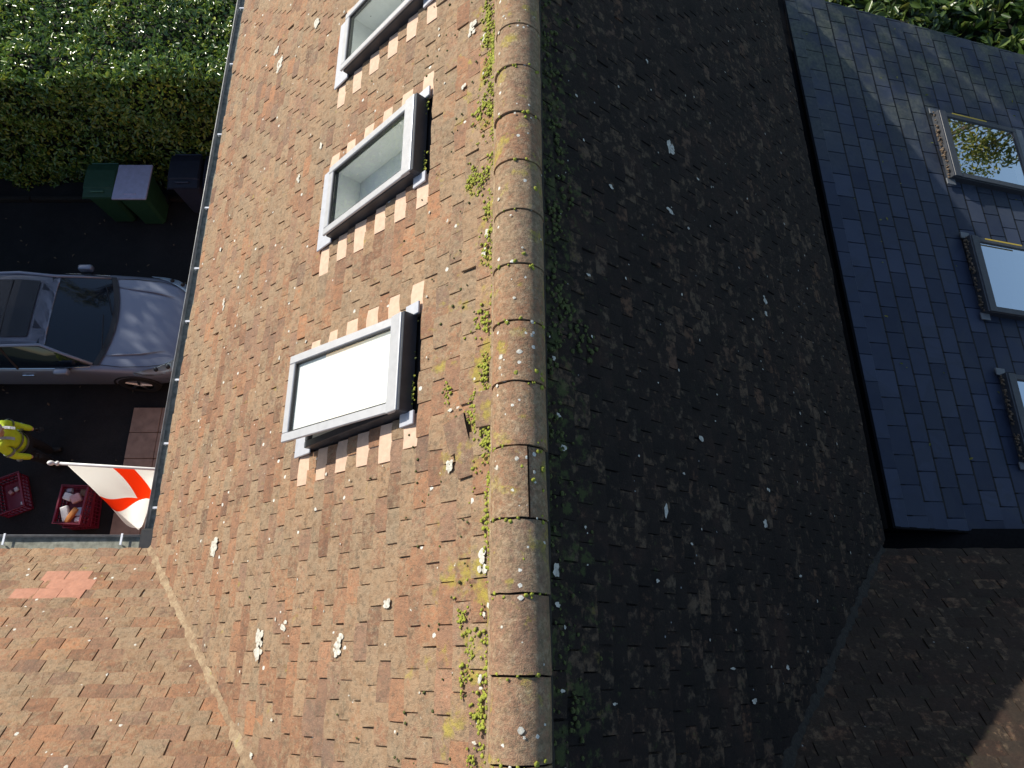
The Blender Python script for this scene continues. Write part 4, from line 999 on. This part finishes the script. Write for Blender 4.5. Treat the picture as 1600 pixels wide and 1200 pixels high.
pc = {'white': simple('white wrapping', (.78, .76, .74), .4), 'orange': simple('orange wrapping', (.60, .24, .06), .35), 'pink': simple('pink wrapping', (.62, .36, .36), .4), 'blue': simple('pale blue carton', (.42, .48, .60), .45), 'brown': simple('brown carton', (.20, .11, .07), .6)}
def packet(mx, x, y, z, sx, sy, sz, rot, col, label, pitch=0):
    bm = bmesh.new(); m2 = mx @ Matrix.Translation((x, y, z)) @ Matrix.Rotation(R_(rot), 4, 'Z') @ Matrix.Rotation(R_(pitch), 4, 'X')
    box(bm, -sx / 2, sx / 2, -sy / 2, sy / 2, 0, sz, m2, min(sx, sy, sz) * .22, 2)
    for v in bm.verts: v.co += Vector((noise.noise(v.co * 14), noise.noise(v.co * 14 + Vector((5, 0, 0))), noise.noise(v.co * 14 + Vector((0, 5, 0))))) * .010
    tag(obj('packet', bm, pc[col], None, True), label, 'packet', 'packets in the burgundy crates')
packet(c3, -.08, -.14, .17, .12, .25, .09, 20, 'white', 'long white packet at the near end of the filled crate', 8)
packet(c3, .03, -.16, .18, .08, .27, .08, -32, 'orange', 'orange brown packet lying across the near end of the filled crate', 8)
packet(c3, .12, -.10, .15, .10, .14, .08, 5, 'blue', 'pale blue carton along the side of the filled crate')
packet(c3, -.10, .13, .17, .14, .12, .09, -15, 'white', 'square white packet at the far end of the filled crate')
packet(c3, .04, .11, .19, .15, .14, .08, 30, 'pink', 'pink and white packet in the middle of the filled crate', 6)
packet(c3, .12, .21, .15, .10, .12, .07, 0, 'brown', 'small brown carton in the far corner of the filled crate')
packet(c3, .12, -.22, .14, .09, .08, .07, 12, 'white', 'small white packet in the near corner of the filled crate')
packet(c3, -.12, .24, .15, .09, .07, .07, 12, 'blue', 'small pale blue packet against the far rim of the filled crate')
packet(c1, .02, .12, .02, .07, .06, .05, 10, 'white', 'small white packet in the nearly empty crate, far end')
packet(c1, -.08, .10, .02, .06, .07, .05, 30, 'pink', 'small pink packet in the nearly empty crate')
packet(c1, .08, -.16, .02, .06, .06, .05, -10, 'white', 'small white packet in the nearly empty crate, near end')

# ------------------------------------------------------------------ person
M['glove'] = simple('black work gloves', (.014, .014, .015), .7); M['skin'] = simple('skin', (.55, .33, .24), .55, var=.05); M['hivis'] = simple('yellow hi-vis cloth', (.62, .78, .03), .7, var=.12, nscale=14, bump=.4)
M['trouser'] = simple('black trousers', (.012, .012, .014), .9); M['refl'] = simple('silver reflective tape', (.62, .64, .70), .4, var=.05)
M['hat'] = simple('pale grey knitted hat', (.52, .47, .44), .9, var=.15, nscale=50, bump=.4); M['boot'] = simple('black boots', (.01, .01, .01), .6)
def skin_mesh(name, nodes, edges, mat, parent, sub=2, root=0):
    me = bpy.data.meshes.new(name); me.from_pydata([n[0] for n in nodes], edges, []); me.materials.append(mat)
    o = link(name, me, parent); sm = o.modifiers.new('skin', 'SKIN'); sm.use_smooth_shade = True; ss = o.modifiers.new('sub', 'SUBSURF'); ss.levels = ss.render_levels = sub
    for i, n in enumerate(nodes):
        sv = me.skin_vertices[0].data[i]; r = n[1]; sv.radius = (r, r) if not isinstance(r, tuple) else r; sv.use_root = (i == root)
    return o
def person(px, py, rot):
    t = thing('person', (px, py, .03), 'person in yellow hi-vis jacket, black trousers and pale hat standing by the crates', 'person')
    mx = Matrix.Translation((px, py, .03)) @ Matrix.Rotation(R_(rot), 4, 'Z')
    q = lambda x, y, z: tuple(mx @ Vector((x, y, z)))
    # local: +x faces forward, y to the left
    nodes = [(q(0, 0, .93), .135), (q(.02, 0, 1.12), .125), (q(.05, 0, 1.32), .135), (q(.06, 0, 1.45), .075), (q(.09, 0, 1.53), .055),
             (q(.10, 0, 1.62), .09), (q(.115, 0, 1.71), .085),
             (q(.0, .10, .86), .098), (q(.05, .12, .48), .062), (q(.0, .13, .10), .042), (q(.12, .14, .05), .030),
             (q(.0, -.10, .86), .098), (q(.09, -.11, .48), .062), (q(.07, -.12, .10), .042), (q(.19, -.13, .05), .030),
             (q(.04, .17, 1.41), .065), (q(.04, .25, 1.13), .045), (q(.16, .24, .93), .034), (q(.21, .23, .88), .028),
             (q(.04, -.17, 1.41), .065), (q(.08, -.26, 1.14), .045), (q(.17, -.25, .95), .034), (q(.22, -.24, .90), .028)]
    edges = [(0, 1), (1, 2), (2, 3), (3, 4), (4, 5), (5, 6), (0, 7), (7, 8), (8, 9), (9, 10), (0, 11), (11, 12), (12, 13), (13, 14), (2, 15), (15, 16), (16, 17), (17, 18), (2, 19), (19, 20), (20, 21), (21, 22)]
    skin_mesh('body', nodes, edges, M['skin'], t)
    jk = [(q(0, 0, .86), .175), (q(.01, 0, 1.02), .168), (q(.03, 0, 1.2), .165), (q(.05, 0, 1.36), .155), (q(.06, 0, 1.47), .09),
          (q(.04, .18, 1.42), .088), (q(.04, .262, 1.14), .062), (q(.20, .235, .89), .046), (q(.04, -.18, 1.42), .088), (q(.08, -.268, 1.15), .062), (q(.205, -.245, .91), .046)]
    skin_mesh('jacket', jk, [(0, 1), (1, 2), (2, 3), (3, 4), (3, 5), (5, 6), (6, 7), (3, 8), (8, 9), (9, 10)], M['hivis'], t)
    tr = [(q(0, 0, .92), .155), (q(0, .10, .84), .118), (q(.05, .12, .48), .085), (q(.0, .13, .07), .078), (q(0, -.10, .84), .118), (q(.09, -.11, .48), .085), (q(.07, -.12, .07), .078)]
    skin_mesh('trousers', tr, [(0, 1), (1, 2), (2, 3), (0, 4), (4, 5), (5, 6)], M['trouser'], t)
    for y, x in ((.14, 0), (-.125, .07)):
        skin_mesh('boot', [(q(x - .05, y, .07), .062), (q(x + .08, y, .065), .060), (q(x + .19, y, .05), .050)], [(0, 1), (1, 2)], M['boot'], t, 1)
    # hat, face, hands
    bm = bmesh.new(); bmesh.ops.create_uvsphere(bm, u_segments=20, v_segments=12, radius=.118, matrix=mx @ Matrix.Translation((.095, 0, 1.69)) @ Matrix.Diagonal((1.08, .92, .95, 1)))
    bmesh.ops.bisect_plane(bm, geom=bm.verts[:] + bm.edges[:] + bm.faces[:], plane_co=Vector(q(0, 0, 1.665)), plane_no=(0, 0, -1), clear_outer=True)
    obj('hat', bm, M['hat'], t, True)
    bm = bmesh.new(); bmesh.ops.create_uvsphere(bm, u_segments=12, v_segments=8, radius=.02, matrix=mx @ Matrix.Translation((.205, 0, 1.635)) @ Matrix.Diagonal((1.0, .7, 1.3, 1)))
    for sy in (-1, 1):
        bmesh.ops.create_uvsphere(bm, u_segments=10, v_segments=6, radius=.026, matrix=mx @ Matrix.Translation((.10, sy * .098, 1.635)) @ Matrix.Diagonal((.7, .4, 1.1, 1)))
    obj('face', bm, M['skin'], t, True)
    bm = bmesh.new()
    for sy in (-1, 1): bmesh.ops.create_uvsphere(bm, u_segments=10, v_segments=6, radius=.011, matrix=mx @ Matrix.Translation((.192, sy * .033, 1.66)))
    obj('eyes', bm, M['boot'], t, True)
    for (hx, hy, hz, sy) in ((.23, .23, .86, 1), (.24, -.24, .88, -1)):
        nodes = [(q(hx - .02, hy, hz), .028), (q(hx + .04, hy, hz - .01), (.018, .034))]; edges = [(0, 1)]
        skin_mesh('hand', nodes, edges, M['glove'], t, 1)
        for k in range(4):
            y = hy - .027 + .018 * k; l = (.03, .036, .034, .026)[k]
            skin_mesh('finger', [(q(hx + .05, y, hz - .01), .009), (q(hx + .05 + l, y, hz - .02), .008), (q(hx + .05 + l * 1.5, y, hz - .048), .007)], [(0, 1), (1, 2)], M['glove'], t, 1)
        skin_mesh('thumb', [(q(hx + .0, hy - sy * .03, hz), .010), (q(hx + .035, hy - sy * .052, hz - .01), .009), (q(hx + .06, hy - sy * .05, hz - .025), .008)], [(0, 1), (1, 2)], M['glove'], t, 1)
    # reflective bands as rings just outside the jacket
    def band(pts, rad, wd=.045):
        bm = bmesh.new(); d = (Vector(pts[1]) - Vector(pts[0])).normalized(); c = Vector(pts[0]); tube(bm, [c - d * wd / 2, c + d * wd / 2], rad, 22, cap=False); bmesh.ops.solidify(bm, geom=bm.faces[:], thickness=.003)
        o = obj('reflective_band', bm, M['refl'], t, True)
    band([q(.0, 0, .98), q(.0, 0, 1.1)], .190); band([q(.015, 0, 1.14), q(.02, 0, 1.3)], .188)
    band([q(.04, .235, 1.25), q(.04, .26, 1.15)], .082); band([q(.07, -.235, 1.25), q(.08, -.27, 1.15)], .082)
    band([q(.09, .252, 1.02), q(.13, .245, .95)], .067); band([q(.10, -.262, 1.04), q(.15, -.255, .96)], .067)
    for sy in (-1, 1):
        bm = bmesh.new(); secs = []
        for a in np.linspace(-70, 70, 13):
            r = .182; secs.append([Vector(q(.055 + r * math.sin(R_(a)), sy * .085 + dd, 1.31 + r * math.cos(R_(a)) * 1.08)) for dd in (-.022, .022)])
        loft(bm, secs); bmesh.ops.solidify(bm, geom=bm.faces[:], thickness=.004); obj('reflective_band', bm, M['refl'], t, True)
    return t
person(-7.87, 3.24, 12)

# ------------------------------------------------------------------ fallen leaves
P = np.array([(rng.uniform(-10, -4.5), rng.uniform(1.2, 8.4), .035) for _ in range(110)]); leaf_cloud('fallen_leaves', P, np.tile((0, 0, 1.0), (len(P), 1)), .06, M['debris'], None, spread=.15)
bpy.data.objects['fallen_leaves']['label'] = 'brown leaves scattered on the asphalt'
P = np.array([tuple(onS(rng.uniform(3.0, 6.0), rng.uniform(1.2, 6.5), .006)) for _ in range(60)]); o = leaf_cloud('fallen_leaves', P, np.tile((0, 0, 1.0), (len(P), 1)), .03, M['birch'], ext, spread=.15)
